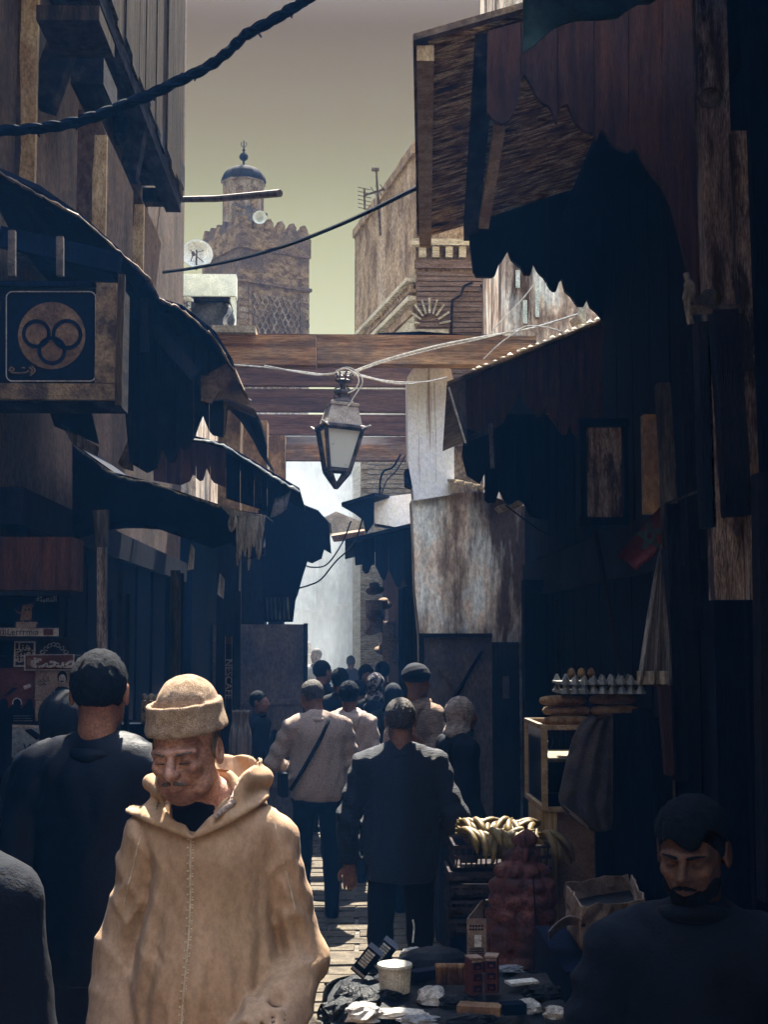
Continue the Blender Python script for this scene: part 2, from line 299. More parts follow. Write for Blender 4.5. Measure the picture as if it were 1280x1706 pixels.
# ---------------------------------------------------------------- text
def text(s, p, size, mat_, parent, ux=(1, 0, 0), uy=(0, 0, 1), name='lettering', depth=.001, bold=0.0):
    c = bpy.data.curves.new('t', 'FONT'); c.body = s; c.size = size; c.extrude = depth; c.align_x = 'CENTER'; c.align_y = 'CENTER'; c.offset = bold; c.resolution_u = 3
    o = bpy.data.objects.new('t', c); COL.objects.link(o)
    me = bpy.data.meshes.new_from_object(o.evaluated_get(bpy.context.evaluated_depsgraph_get()))
    bpy.data.objects.remove(o)
    ux, uy = Vector(ux).normalized(), Vector(uy).normalized(); uz = ux.cross(uy)
    R = Matrix((ux, uy, uz)).transposed().to_4x4(); R.translation = Vector(p) - ORG[parent.name]
    me.transform(R); me.materials.clear(); me.materials.append(mat_)
    return link(name, me, parent)
HAZE, SMOKE = .0002, .019

# ================================================================ SETTING
def interp(L, x): return float(np.interp(x, [p[0] for p in L], [p[1] for p in L]))
def struct(b, name, m, **k): return tag(b.obj(name, m, **k), kind='structure')

g = struct(B().span((-60, -20, -.3), (60, 79, 0)), 'ground', M['ground'], org=(0, 0, 0))
# paving stones, each laid proud of the bed, the nearer stretch of the lane
pm = []
for k in range(5):
    w_, d_ = random.uniform(.33, .37), random.uniform(.195, .212)
    b = B(); q = lambda s_: random.uniform(-.012, .012)
    top = [(-w_ / 2 + .008 + q(0) * .5, -d_ / 2 + .006, .012), (w_ / 2 - .008, -d_ / 2 + .006 + q(0) * .5, .015), (w_ / 2 - .008 + q(0) * .5, d_ / 2 - .006, .012), (-w_ / 2 + .008, d_ / 2 - .006 + q(0) * .5, .010)]
    bot = [(-w_ / 2, -d_ / 2, -.01), (w_ / 2, -d_ / 2, -.01), (w_ / 2, d_ / 2, -.01), (-w_ / 2, d_ / 2, -.01)]
    b.add(bot + top, [(3, 2, 1, 0), (4, 5, 6, 7), (0, 1, 5, 4), (1, 2, 6, 5), (2, 3, 7, 6), (3, 0, 4, 7)]); pm.append(b.mesh('paving_stone', M['stone']))
for j in range(42):
    for i in range(6):
        link('paving_stone', pm[random.randrange(5)], g, (-1.0 + i * .36 + (j % 2) * .18 + random.uniform(-.01, .01), 6.0 + j * .21, random.uniform(-.004, .006)), (0, 0, random.uniform(-.04, .04)))

def building(label, cat='building', name='building', loc=(0, 0, 0), group=None): return thing(name, label, cat, loc, group)

# ---- left house: tan plaster, buttresses and timber jetty
LH = building('tall tan plaster house on the left with stepped buttresses under an overhanging timber upper storey', 'house', 'plaster_house', (-2.6, 12, 0))
XL = -1.9
WS = 4.6
B().span((-5.5, 7.0, 2.5), (XL, 16.4, 10.5)).obj('wall', M['tanwall'], LH)
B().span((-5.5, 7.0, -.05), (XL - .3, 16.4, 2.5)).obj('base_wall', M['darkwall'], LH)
# buttress fins (faces towards the lane, sunlit edges put in as pale strips)
def buttress(px0, px1, ytop, ybot, Y, curve_top=True):
    """pier standing out from the wall; px0..px1 its camera-facing side at depth Y"""
    a, b_ = PY(px0, ytop, Y), PY(px1, ytop, Y); zb = PY(px1, ybot, Y).z
    pts = [Vector((a.x - .3, Y, zb)), Vector((b_.x, Y, zb)), Vector((b_.x, Y, b_.z - .16)), Vector((b_.x - .05, Y, b_.z - .04)), Vector((b_.x - .16, Y, b_.z)), Vector((a.x - .3, Y, a.z + .02))]
    return B().slab(pts, (0, 1.3, 0)).obj('buttress', M['tanwall'], LH), b_.x, zb, b_.z
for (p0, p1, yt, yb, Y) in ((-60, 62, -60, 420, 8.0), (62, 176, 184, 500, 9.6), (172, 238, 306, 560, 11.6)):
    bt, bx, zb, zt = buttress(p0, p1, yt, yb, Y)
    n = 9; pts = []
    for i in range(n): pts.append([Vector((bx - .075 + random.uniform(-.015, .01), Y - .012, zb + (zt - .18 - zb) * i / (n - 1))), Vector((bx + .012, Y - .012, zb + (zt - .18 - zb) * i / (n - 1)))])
    B().sheet(pts, (0, .05, 0)).obj('lit_corner', M['edge'], LH)  # pale strip painted as the sunlit corner
for (px, y0, y1, Y, w_) in ((238, 303, 388, 12.4, .16), (176, 255, 320, 10.6, .12)):
    q = PX(px, y0, XL); q2 = PX(px, y1, XL)
    r = B().span((XL - .1, q.y, q2.z), (XL + .004, q.y + .32, q.z)).obj('window_slit', M['ink'], LH)
    B().span((XL, q.y - .05, q2.z - .06), (XL + .05, q.y + .37, q2.z)).obj('sill', M['edge'], r)
# jetty: timber box overhanging the lane
JX = -1.52
jy0, jy1 = 9.0, 12.95
zb0 = 6.02
for i in range(22):
    y0 = 6.0 + i * .318
    zb = zb0 + random.uniform(-.03, .05)
    B().span((JX - .05, y0 + .006, zb), (JX + random.uniform(-.008, .012), y0 + .312, 10.4)).obj('plank', M['greywood'], LH)
B().span((-3.6, 6.0, zb0 + .12), (JX - .06, 12.98, 10.5)).obj('upper_storey', M['timber'], LH)
B().span((JX - .16, 6.0, zb0 - .12), (JX - .02, 13.02, zb0 + .10)).obj('edge_beam', M['timber'], LH)
for i in range(9):
    y0 = 6.3 + i * .84
    B().span((-2.6, y0, zb0 - .02), (JX - .17, y0 + .16, zb0 + .115)).obj('joist', M['timber'], LH)
for (Y, a, b_) in ((8.1, (68, 180), (118, 40)), (10.9, (214, 300), (232, 205))):
    p, q = PY(*a, Y), PY(*b_, Y); B().bar(p, q, .13, .16).obj('brace', M['timber'], LH)
for (x0, y0, x1, y1, Y) in ((60, 8, 165, 34, 7.4), (118, 95, 172, 140, 8.3), (190, 192, 262, 222, 11.2)):
    p, q = PY(x0, y0, Y), PY(x1, y1, Y); B().span((p.x, Y, q.z), (q.x, Y + .5, p.z)).obj('corbel', M['greywood' if y0 < 20 else 'timber'], LH)
p = PY(290, 298, 12.98); B().span((p.x - .13, 12.7, p.z - .09), (p.x + .09, 13.05, p.z + .13)).obj('corbel', M['timber'], LH)
# pole sticking out
p, q = PX(268, 333, XL), PY(466, 322, 12.6)
tag(B().tube([p, p.lerp(q, .5) + Vector((0, 0, -.02)), q], [.03, .032, .036], 8).obj('metal_pole', M['iron'], org=p), 'dark bare pole sticking straight out of the tan house wall across the sky', 'pole')

# ---- roof hut with parapet, dish and brickwork
HU = building('pale rooftop house behind the tan house with white parapet and exposed brick', 'house', 'pale_house', (-3, 28, 0))
a, b_ = PY(280, 456, 28), PY(393, 493, 28)
B().span((a.x - 2, 28, b_.z), (b_.x, 28.4, a.z)).obj('parapet', M['paleroof'], HU)
c_ = PY(383, 556, 28)
B().span((c_.x, 28.03, 0), (b_.x - .02, 28.4, b_.z - .01)).obj('corner_pier', M['paleroof'], HU)
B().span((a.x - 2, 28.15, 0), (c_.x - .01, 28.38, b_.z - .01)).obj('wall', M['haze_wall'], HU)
bmsh = B().box((0, 0, 0), (.21, .09, .062)).mesh('brick', M['rbrick'])
zc = b_.z - .05
for r in range(11):
    for k in range(5):
        link('brick', bmsh, HU, Vector((c_.x - .14 - k * .225 - (r % 2) * .11, 28.12 + random.uniform(-.01, .012), zc - r * .075)) - ORG[HU.name])
B().span((a.x - 2, 28.06, b_.z - .06), (c_.x, 28.2, b_.z - .012)).obj('lintel', M['timber'], HU)

def dish(px, py, Y, r, label):
    c = PY(px, py, Y); t = thing('satellite_dish', label, 'satellite dish', (c.x, c.y, c.z - r), 'satellite dishes on the rooftops')
    prof = [(0.001, 0), (r * .3, .01), (r * .6, .045), (r * .85, .09), (r, .125), (r * .99, .14), (r * .84, .105), (r * .6, .06), (r * .3, .025), (0.001, .015)]
    ax = Euler((rad(80), 0, rad(8))).to_matrix()
    B().lathe(prof, c, 28, ax).obj('reflector', M['dish'], t, smooth=True)
    f = c + Vector((-.03, -.38, -.04)); b = B()
    for k in range(4):
        an = rad(45 + 90 * k); b.tube([f, c + ax @ Vector((r * .55 * math.cos(an), r * .55 * math.sin(an), .05))], .009, 5)
    b.obj('feed_arm', M['iron'], t)
    B().tube([f + Vector((0, .06, 0)), f + Vector((0, -.06, 0))], .035, 8).obj('receiver', M['iron'], t)
    B().bar(c + Vector((0, -.1, -r * .95)), c + Vector((0, -.1, r * .35)), .035, .035).obj('mast', M['iron'], t)
dish(328, 428, 27.6, .31, 'round pale satellite dish standing on the white parapet left of the minaret')
dish(312, 508, 27.9, .13, 'small partly hidden satellite dish low against the white parapet')

# ---- minaret
MY = 62; ms = F / MY
MX = (395 - 575) / ms; th = rad(33); side = 3.62
zt = PY(395, 378, MY).z
MN = building('square brick minaret with crenellated top, small domed lantern and latticed wall', 'minaret', 'minaret', (MX, MY, 0))
u = Vector((math.cos(th), math.sin(th), 0)); w = Vector((-math.sin(th), math.cos(th), 0)); c0 = Vector((MX, MY, 0))
def mb(a0, a1, b0, b1, z0, z1):
    P = [c0 + u * a0 + w * b0, c0 + u * a1 + w * b0, c0 + u * a1 + w * b1, c0 + u * a0 + w * b1]
    return B().slab([p + Vector((0, 0, z0)) for p in P], (0, 0, z1 - z0))
mb(0, side, 0, side, 0, zt - .9).obj('shaft', M['mina'], MN)
mb(-.06, side + .06, -.06, side + .06, zt - .9, zt).obj('parapet', M['mina'], MN)
mb(-.1, side + .1, -.1, side + .1, zt - 2.45, zt - 2.3).obj('string_course', M['mina'], MN)
mb(.02, side - .02, -.03, .02, zt - 2.3, zt - 1.9).obj('arcade_band', M['mina'], MN)
merl = [(-.26, 0), (.26, 0), (.26, .26), (.17, .30), (.17, .46), (.08, .50), (.08, .60), (-.08, .60), (-.08, .50), (-.17, .46), (-.17, .30), (-.26, .26)]
mm1 = B().slab([(x, 0, z) for x, z in merl], (0, .32, 0)).mesh('merlon', M['mina'])
for k in range(6):
    f_ = .32 + k * (side - .6) / 5
    link('merlon', mm1, MN, c0 + u * f_ - w * .03 + Vector((0, 0, zt)) - ORG[MN.name], (0, 0, th))
    link('merlon', mm1, MN, c0 + w * f_ + u * .3 + Vector((0, 0, zt)) - ORG[MN.name], (0, 0, th + math.pi / 2))
    link('merlon', mm1, MN, c0 + u * f_ + w * (side - .3) + Vector((0, 0, zt)) - ORG[MN.name], (0, 0, th))
mb(.66, side - .52, -.012, .02, zt - 9, zt - 2.7).obj('panel_back', M['mina'], MN)
for r in range(26): mb(-.012, .62, -.015 - random.uniform(0, .02), .02, zt - 2.6 - r * .3, zt - 2.6 - r * .3 + .2).obj('masonry_course', M['rbrick' if r % 3 else 'mina'], MN)
for r in range(26): mb(side - .34, side + .012, -.015 - random.uniform(0, .02), .02, zt - 2.6 - r * .3, zt - 2.6 - r * .3 + .2).obj('masonry_course', M['rbrick' if (r + 1) % 3 else 'mina'], MN)
# recessed lattice (sebka) panel on the two visible faces: rhombs of raised ribs
def lattice(O, ax, wn, width, z0, z1, cols, rows):
    b = B(); cw = width / cols; ch = (z1 - z0) / rows
    for r in range(rows):
        for k in range(cols + 1):
            x = (k + (r % 2) * .5) * cw; z = z0 + r * ch
            if x > width + .01: continue
            for sgn in (-1, 1):
                x2 = x + sgn * cw / 2
                if x2 < -.01 or x2 > width + .01: continue
                p = O + ax * x + Vector((0, 0, z)); q = O + ax * x2 + Vector((0, 0, z + ch)); mid = p.lerp(q, .5) + ax * (sgn * cw * .16)
                b.bar(p - wn * .03, mid - wn * .05, .055, .08, up=wn); b.bar(mid - wn * .05, q - wn * .03, .055, .08, up=wn)
    return b
lattice(c0 + u * .7 - w * .0, u, w, side - 1.25, zt - 9.0, zt - 2.9, 8, 22).obj('lattice', M['rbrick'], MN)['kind'] = 'stuff'
lattice(c0 + w * .5, w, u, side - 1.0, zt - 9.0, zt - 2.9, 7, 20).obj('lattice', M['rbrick'], MN)['kind'] = 'stuff'
mb(.45, .58, -.08, .03, zt - 9, zt - 2.6).obj('panel_frame', M['mina'], MN); mb(side - .5, side - .37, -.08, .03, zt - 9, zt - 2.6).obj('panel_frame', M['mina'], MN)
# lantern, dome, finial
lc = c0 + u * side / 2 + w * side / 2; lc = PY(405, 378, MY + 2.0); lc.z = 0
lr = 36.5 / (F / (MY + 2)); zl = PY(405, 307, MY + 2).z
B().lathe([(lr * .98, zt - .3), (lr * .98, zl - .05), (lr * 1.05, zl - .02), (lr * 1.05, zl + .05)], lc, 8, a0=rad(15)).obj('lantern', M['rbrick'], MN)
for k in range(8):
    an = rad(15 + 22.5 + 45 * k); p = lc + Vector((math.cos(an), math.sin(an), 0)) * lr * .905
    R = Matrix.Rotation(an, 3, 'Z'); B().box(p + Vector((0, 0, zl - .95)), (.06, .34, 1.2), R).obj('niche', M['mina'], MN)
zd = PY(405, 279, MY + 2).z
B().lathe([(lr * 1.06 * math.cos(t), zl + .05 + (zd - zl) * (math.sin(t) ** .9)) for t in np.linspace(0, math.pi / 2 - .03, 10)], lc, 12).obj('dome', M['minadark'], MN)
zf = PY(402, 234, MY + 2).z
fn = B().lathe([(.05, zd - .05), (.05, zd + .3), (.03, zd + .32)] + [(.19 * math.sin(t) + .02, zd + .5 - .19 * math.cos(t)) for t in np.linspace(0.1, 3.0, 8)] + [(.04, zd + .75), (.08, zd + .82), (.03, zd + .9), (.02, zf)], lc, 10)
fn.tube([lc + Vector((.13 * math.cos(t), 0, zf - .18 + .13 * math.sin(t))) for t in np.linspace(rad(130), rad(410), 12)], .018, 5)
fn.obj('finial', M['minadark'], MN)
# loudspeakers
for (px, py, r, L) in ((433, 365, .30, 'round grey horn loudspeaker facing the lane on the minaret parapet'),):
    p = PY(px, py, MY - .1); t = thing('loudspeaker', L, 'loudspeaker', p)
    ax = Euler((rad(90), 0, 0)).to_matrix()
    B().lathe([(.05, .3), (.06, .1), (.13, 0), (r, -.22), (r * 1.02, -.26), (r * .9, -.24), (.1, 0.02), (.03, .05)], p + Vector((0, 0, 0)), 20, Euler((rad(-90), 0, 0)).to_matrix() @ Matrix.Scale(1, 3)).obj('horn', M['dish'], t, smooth=True)
    B().bar(p + Vector((-.5, .3, .35)), p + Vector((0, .25, 0)), .06, .06).obj('bracket', M['iron'], t)
p = PY(412, 358, MY + .3)
tag(B().bar(p + Vector((-.6, 0, .5)), p + Vector((.9, 0, 0)), .12, .1).bar(p + Vector((0, 0, -.3)), p + Vector((0.1, 0, .4)), .25, .25).obj('spotlight', M['iron']), 'dark crooked floodlight bracket beside the horn on the minaret top', 'lamp')

# ---- right building: tall rendered wall with cornice and coursed front
RB = building('tall weathered brick house on the right with sloping cornice and arched relief on its front', 'house', 'brick_house', (2.5, 22, 0))
K0 = Vector((1.11, 22, 0)); kd = Vector((-.1874, .9823, 0)); kn = Vector((-.9823, -.1874, 0)); K1 = K0 + kd * 5.0
zk = 9.62
B().slab([K0, K1, K1 + Vector((6, 0, 0)), K0 + Vector((6, .0, 0))], (0, 0, zk)).obj('wall', M['rbrick'], RB)
for k in range(10):
    t = k * .5; B().slab([K0 + kd * t + kn * .05, K0 + kd * (t + .49) + kn * .05, K0 + kd * (t + .49) - kn * .2, K0 + kd * t - kn * .2], (0, 0, .14 + random.uniform(0, .04))).obj('coping', M['rbrick'], RB).location.z = zk + .003
zc1 = PY(697, 470, 22).z
for (dz, pr, hh) in ((0, .16, .07), (-.16, .10, .05), (-.30, .13, .08), (-.5, .06, .12)):
    B().slab([K0 + kd * .01 + kn * pr, K1 + kn * pr, K1 - kn * .02, K0 + kd * .01 - kn * .02], (0, 0, hh)).obj('cornice', M['rpale' if pr > .12 else 'rbrick'], RB).location.z = zc1 + dz
dm = B().box((0, 0, 0), (.07, .12, .12)).mesh('dentil', M['rbrick'])
for k in range(24): link('dentil', dm, RB, K0 + kd * (.1 + k * .2) + kn * .06 + Vector((0, 0, zc1 - .09)) - ORG[RB.name], (0, 0, rad(10.8)))
B().slab([K0 + kd * .01 + kn * .03, K1 + kn * .03, K1 - kn * .01, K0 + kd * .01 - kn * .01], (0, 0, zc1 - .52)).obj('lower_wall', M['rpale'], RB)
# front
zf1 = PY(740, 412, 22).z
B().span((K0.x - .08, 21.86, zf1), (K0.x + 3, 22, zf1 + .1)).obj('cornice', M['rpale'], RB)
B().span((K0.x - .03, 21.93, zf1 - .35), (K0.x + 3, 22, zf1 - .22)).obj('cornice', M['rfront'], RB)
dm2 = B().box((0, 0, 0), (.11, .1, .17)).mesh('dentil', M['rpale'])
for k in range(14): link('dentil', dm2, RB, Vector((K0.x + .1 + k * .21, 21.94, zf1 - .1)) - ORG[RB.name])
zc = zf1 - .4; r_ = 0
for r in range(34):
    z = zc - r * .082 - random.uniform(0, .006)
    if z < 4: break
    B().span((K0.x + .015, 21.965 - random.uniform(0, .012), z - .066), (K0.x + 1.42 + .02, 22, z)).obj('brick_course', M['rfront'], RB)
# keyhole arch relief
for mir in (0, 1):
    X0 = 788; pts = []
    for (dx, y) in ((0, 470), (-14, 476), (-20, 492), (-34, 500), (-36, 560)) if mir == 0 else ((14, 474), (22, 490), (34, 498), (36, 560)):
        pts.append(PY(X0 + dx, y, 21.92))
    B().tube(pts, .022, 5).obj('arch_moulding', M['timber'], RB)
an = []
p = PY(716, 553, 21.93)
for k in range(9):
    t = rad(10 + k * 20); B().bar(p + Vector((.16 * math.cos(t), 0, .1 + .2 * math.sin(t))), p + Vector((.36 * math.cos(t), 0, .1 + .44 * math.sin(t))), .035, .03).obj('arch_brick', M['rpale'], RB)
B().span(p + Vector((-.3, -.01, -.02)), p + Vector((.3, .04, .04))).obj('arch_sill', M['rpale'], RB)
# antenna on it
def antenna(label):
    b0 = PY(629, 345, 24); b1 = PY(627, 283, 24); t = thing('tv_antenna', label, 'antenna', b0 + Vector((0, 0, -.1)))
    B().tube([b0 + Vector((.05, 0, -.5)), b1], .02, 6).obj('mast', M['iron'], t)
    B().span(b1 + Vector((-.08, -.03, -.02)), b1 + Vector((.05, .03, .03))).obj('clamp', M['iron'], t)
    l, r = PY(606, 326, 24), PY(641, 315, 24); B().bar(l, r, .03, .03).obj('boom', M['iron'], t)
    v0, v1 = PY(607, 314, 24), PY(608, 349, 24); B().bar(v0, v1, .035, .035).obj('reflector_post', M['iron'], t)
    for k in range(6):
        c = v0.lerp(v1, k / 5 * .96 + .02); B().bar(c + Vector((-.115, 0, .03)), c + Vector((.115, 0, -.02)), .011, .011).obj('element', M['iron'], t)
    for k in range(3):
        c = l.lerp(r, .5 + k * .22); B().bar(c + Vector((-.06, -.1, .06)), c + Vector((.06, .1, -.05)), .011, .011).obj('element', M['iron'], t)
antenna('thin metal television antenna above the sloping brick wall')
# plaster block behind the right awnings
PB = building('plain plaster house with drip stains behind the upper right awning', 'house', 'rendered_house', (3, 18, 0))
x0 = PY(842, 430, 17.5).x
B().span((x0, 17.5, 0), (6, 20.5, 13)).obj('wall', M['plaster'], PB)
for (px, py, dy) in ((872, 500, 40), (892, 470, 60), (860, 450, 30)):
    p = PY(px, py, 17.47); B().span((p.x, 17.47, p.z - dy / 135), (p.x + .05, 17.51, p.z)).obj('drip', M['paleroof'], PB)

BB = building('plain added house front blocking light behind the viewer', 'house', 'rear_light_block', (0, -9, 0))  # unseen front, added to hold back light from behind
B().span((-6, -11, 0), (6, -8.5, 3.6)).obj('wall', M['plaster'], BB)
B().span((-.7, -8.52, 0), (.5, -8.44, 2.2)).obj('door', M['dimwood'], BB)

# ---- closed end of the lane in smoke
FB = building('pale bluish plaster house closing the lane behind the smoke', 'house', 'far_house', (-1, 33, 0))
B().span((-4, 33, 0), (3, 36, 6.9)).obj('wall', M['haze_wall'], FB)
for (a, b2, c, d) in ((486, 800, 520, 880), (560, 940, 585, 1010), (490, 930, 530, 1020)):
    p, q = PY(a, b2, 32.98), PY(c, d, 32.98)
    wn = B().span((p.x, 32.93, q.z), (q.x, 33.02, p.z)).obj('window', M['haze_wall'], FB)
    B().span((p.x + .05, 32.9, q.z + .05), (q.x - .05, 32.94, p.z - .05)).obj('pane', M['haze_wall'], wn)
# left run of houses beyond the tan house (keeps the lane closed)
LF = building('grey plaster house front far down the left side of the lane', 'house', 'left_far_house', (-2, 22, 0))
B().span((-5, 16.6, 3.4), (-1.75, 27.9, 5.2)).obj('wall', M['plaster'], LF)
B().span((-5, 16.6, 0), (-1.78, 27.9, 3.39)).obj('lower_wall', M['darkwall'], LF)  # lower wall coloured near black in place of shade below the awnings
B().slab([Vector((-1.78, 16.6, 3.3)), Vector((-.95, 16.6, 2.9)), Vector((-1.0, 24, 2.9)), Vector((-1.78, 24, 3.3))], (0, 0, .04)).obj('awning_sheet', M['blacktin'], LF)
B().span((-1.76, 19, 0), (-1.7, 20.2, 2.1)).obj('door', M['dimwood'], LF)
B().span((-1.76, 22, 1), (-1.7, 23, 2.0)).obj('window', M['dimwood'], LF)

# ---- covered passage: header, joists, posts, pillar
PG = building('timber covered passage spanning the lane with heavy cedar header and joists', 'passage roof', 'covered_passage', (-.2, 15, 0))
p, q = PY(356, 562, 13), PY(892, 611, 13)
for i, (xa, xb) in enumerate(((356, 527), (529, 892))):
    a, b_ = PY(xa, 561, 13), PY(xb, 611, 13)
    B().span((a.x, 12.9, b_.z), (b_.x, 13.1, a.z)).obj('header_beam', M['beam'], PG)
ztop = p.z; zlo = q.z
for k, (Y, hh) in enumerate(((13.3, .26), (14.6, .26), (16.3, .262), (18.2, .262), (20.2, .26))):
    B().span((-1.5, Y, zlo + .10), (1.0, Y + .11, zlo + .10 + hh)).obj('joist', M['joist'], PG)
for k in range(9):
    x = -1.45 + k * .3; B().span((x, 18.7, zlo + .38), (x + .05, 19.2, zlo + .43)).obj('batten', M['beam'], PG)
a, b_ = PY(418, 741, 17.4), PY(684, 768, 17.4)
B().span((a.x - .2, 17.35, b_.z), (b_.x + .2, 17.5, a.z)).obj('tie_beam', M['beam'], PG)
for (xa, xb, yt, Y) in ((364, 401, 660, 13.3), (401, 445, 700, 15.3), (449, 475, 725, 17.1)):
    a, b_ = PY(xa, yt, Y), PY(xb, yt, Y); B().span((a.x, Y, 2.95), (b_.x, Y + .35, min(a.z, zlo + .09))).obj('pillar', M['ochre'], PG); B().span((a.x, Y + .01, 0), (b_.x - .005, Y + .34, 2.949)).obj('pillar_base', M['darkwall'], PG)  # pillar feet coloured near black, standing in for shade under the canopies
a, b_ = PY(355, 553, 12.95), PY(427, 560, 12.95)
tag(B().span((a.x, 12.8, a.z - .035), (b_.x, 13.3, a.z + .03)).obj('loose_plank', M['plank']), 'sun-bleached loose board lying on the left end of the cedar header', 'plank')
a, b_ = PY(630, 555, 12.95), PY(840, 562, 12.95)
B().slab([a, PY(700, 552, 12.95), b_, PY(838, 558, 12.95), PY(700, 559, 12.95), PY(630, 561, 12.95)], (0, .3, 0)).obj('roof_felt', M['blacktin'], PG)
# white lit pier and plaster wall under it
WP = building('whitewashed stained pier standing on the grimy plaster wall right of the street lantern', 'wall', 'whitewashed_wall', (1.2, 13.4, 0))
sil = [(679, 628), (688, 614), (700, 610), (742, 606), (752, 616), (757, 640), (757, 800), (752, 824), (690, 834), (688, 815), (680, 770)]
B().slab([PY(x, y, 13.25) for x, y in sil], (0, .4, 0)).obj('pier', M['white'], WP)
sil = [(686, 832), (700, 826), (755, 822), (800, 818), (850, 838), (905, 850), (905, 1400), (702, 1400), (700, 1060), (692, 980), (690, 900)]
B().slab([PY(x, y, 13.3) for x, y in sil], (0, .5, 0)).obj('wall', M['plaster'], WP)
B().slab([PY(x, y, 13.28) for x, y in ((675, 782), (700, 776), (702, 800), (690, 812), (676, 806))], (0, .3, 0)).obj('socket', M['darkwall'], WP)
# plank ledge lying on the wall
for k in range(7):
    a = PY(752 + k * 15, 800 + k * 3.5, 13.1); B().bar(a, a + Vector((.13, .65, .06)), .075, .02).obj('ledge_plank', M['plank'], WP)
# white box wall and brick wall seen under the passage
BX = building('pale brick wall with whitewashed block seen beneath the passage joists', 'wall', 'brick_wall', (.4, 18, 0))
a, b_ = PY(601, 757, 19.5), PY(702, 850, 19.5)
B().span((a.x, 19.5, 0), (b_.x, 19.7, a.z)).obj('wall', M['rpale'], BX)
bm_ = B().box((0, 0, 0), (.165, .05, .052)).mesh('brick', M['rpale'])
for r in range(13):
    for k in range(5):
        if a.x + .1 + k * .175 + (r % 2) * .08 + .08 < b_.x: link('brick', bm_, BX, Vector((a.x + .1 + k * .175 + (r % 2) * .08, 19.49 + random.uniform(-.012, .008), a.z - .05 - r * .066)) - ORG[BX.name], (0, random.uniform(-.05, .05), 0))
a, b_ = PY(622, 826, 15.2), PY(690, 884, 15.2)
B().slab([PY(x, y, 15.2) for x, y in ((622, 833), (640, 828), (690, 822), (690, 884), (660, 878), (625, 872))], (0, .4, 0)).obj('block', M['white'], BX)
# small tiled / tin roofs beyond
for (L, pts, Y, dep, m) in (('sunlit corrugated shed roof low between the canopies', ((520, 872), (560, 852), (600, 868), (606, 884), (545, 893), (530, 888)), 20, 1.2, 'plank'),
                            ('pale broken shed roof edge left of the smoke', ((552, 893), (608, 884), (606, 898), (556, 903)), 18, 1.0, 'carton')):
    tag(B().slab([PY(x, y, Y) for x, y in pts], (0, dep, .1)).obj('shed_roof', M[m]), L, 'roof')

# right-hand shop far: wall facing the lane
FS = building('narrow shop hung with bags and hats down the lane on the right', 'shop', 'narrow_shop', (.6, 17, 0))
A0, A1 = Vector((.78, 14.0, 0)), Vector((.30, 24, 0))
B().slab([A0, A1, A1 + Vector((2, 0, 0)), A0 + Vector((2, 0, 0))], (0, 0, 3.15)).obj('wall', M['board'], FS)
for k in range(7):
    t = .02 + k * .035; c = A0.lerp(A1, t); B().box(c + Vector((-.03, 0, 1.3)), (.05, .1, 2.4)).obj('door_post', M['dimwood'], FS)
hm = B().lathe([(.10, 0), (.11, .015), (.06, .03), (.058, .09), (.02, .10)], (0, 0, 0), 14, Euler((rad(28), 0, 0)).to_matrix()).mesh('hat', M['carton'], True)
bgm = B().sheet([[(-.1 + .2 * j / 3, -.06 * math.sin(j * 1.05), -.3 + .3 * i / 3 - .03 * ((j - 1.5) ** 2) * (i == 0)) for j in range(4)] for i in range(4)], (0, .05, 0)).mesh('bag', M['scarf'], True)
spots = [(622, 1000), (640, 1010), (655, 1000), (625, 1028), (645, 1035), (620, 1052), (652, 1060), (638, 1085), (655, 1095), (625, 985)]
for i, (px, py) in enumerate(spots):
    p = PY(px, py, 16.5 + i % 3); o = link('hat' if i % 2 else 'shopping_bag', hm if i % 2 else bgm, None, p, (0, 0, rad(-30 + 15 * (i % 4))))
    tag(o, ('round straw hat hanging outside the narrow shop' if i % 2 else 'woven bag hanging outside the narrow shop') + ', ' + ['at its top left', 'in its upper row', 'at its top right', 'left of the middle', 'at its centre', 'at its lower left edge', 'right of the middle', 'above the crowd heads', 'lowest on the right', 'highest under the scalloped board'][i], 'hat' if i % 2 else 'bag', 'hats and bags hanging outside the narrow shop')
# canopies with scalloped fascia, far
def fascia(parent, Y, xs, top, bot, t=.03, m='board', jit=.012, name='board'):
    """vertical boards with cut lower ends; top/bot are outlines at depth Y"""
    for i in range(len(xs) - 1):
        xa, xb = xs[i] + .6, xs[i + 1] - .4; n = max(4, int((xb - xa) / 5)); yo = random.uniform(-jit, jit)
        px = [xa + (xb - xa) * k / n for k in range(n + 1)]
        pts = [PY(x, interp(top, x), Y + yo) for x in (xa, xb)] + [PY(x, interp(bot, x), Y + yo) for x in reversed(px)]
        B().slab(pts, (0, t, 0)).obj(name, M[m], parent)
def roof(parent, pts, th_, m, name='roof_sheet'):
    return B().slab(pts, (0, 0, th_)).obj(name, M[m], parent)
def saw(x0, x1, y0, y1, n, amp):
    """scalloped outline: arches with pointed gaps between them"""
    L = []
    for k in range(n):
        a = x0 + (x1 - x0) * k / n; w_ = (x1 - x0) / n
        for f_, h_ in ((0, -1.25), (.07, -.4), (.2, -.1), (.38, .25), (.5, .3), (.62, .25), (.8, -.1), (.93, -.4)):
            x = a + w_ * f_; L.append((x, y0 + (y1 - y0) * (x - x0) / (x1 - x0) + amp * h_))
    L.append((x1, y1)); return L
CF = thing('canopy', 'dark tin canopy with toothed fascia over the narrow shop right of the smoke', 'awning', PY(640, 990, 14.6))
fascia(CF, 14.6, [603, 625, 648, 672, 692], [(575, 908), (692, 876)], [(603, 948), (612, 960), (622, 935), (640, 972), (648, 948), (664, 985), (672, 960), (692, 1002)], m='darkwood')
roof(CF, [PY(575, 905, 14.4), PY(694, 876, 14.4), PY(694, 876, 14.4) + Vector((0, 3, 0)), PY(575, 905, 14.4) + Vector((0, 3, 0))], .04, 'blacktin')
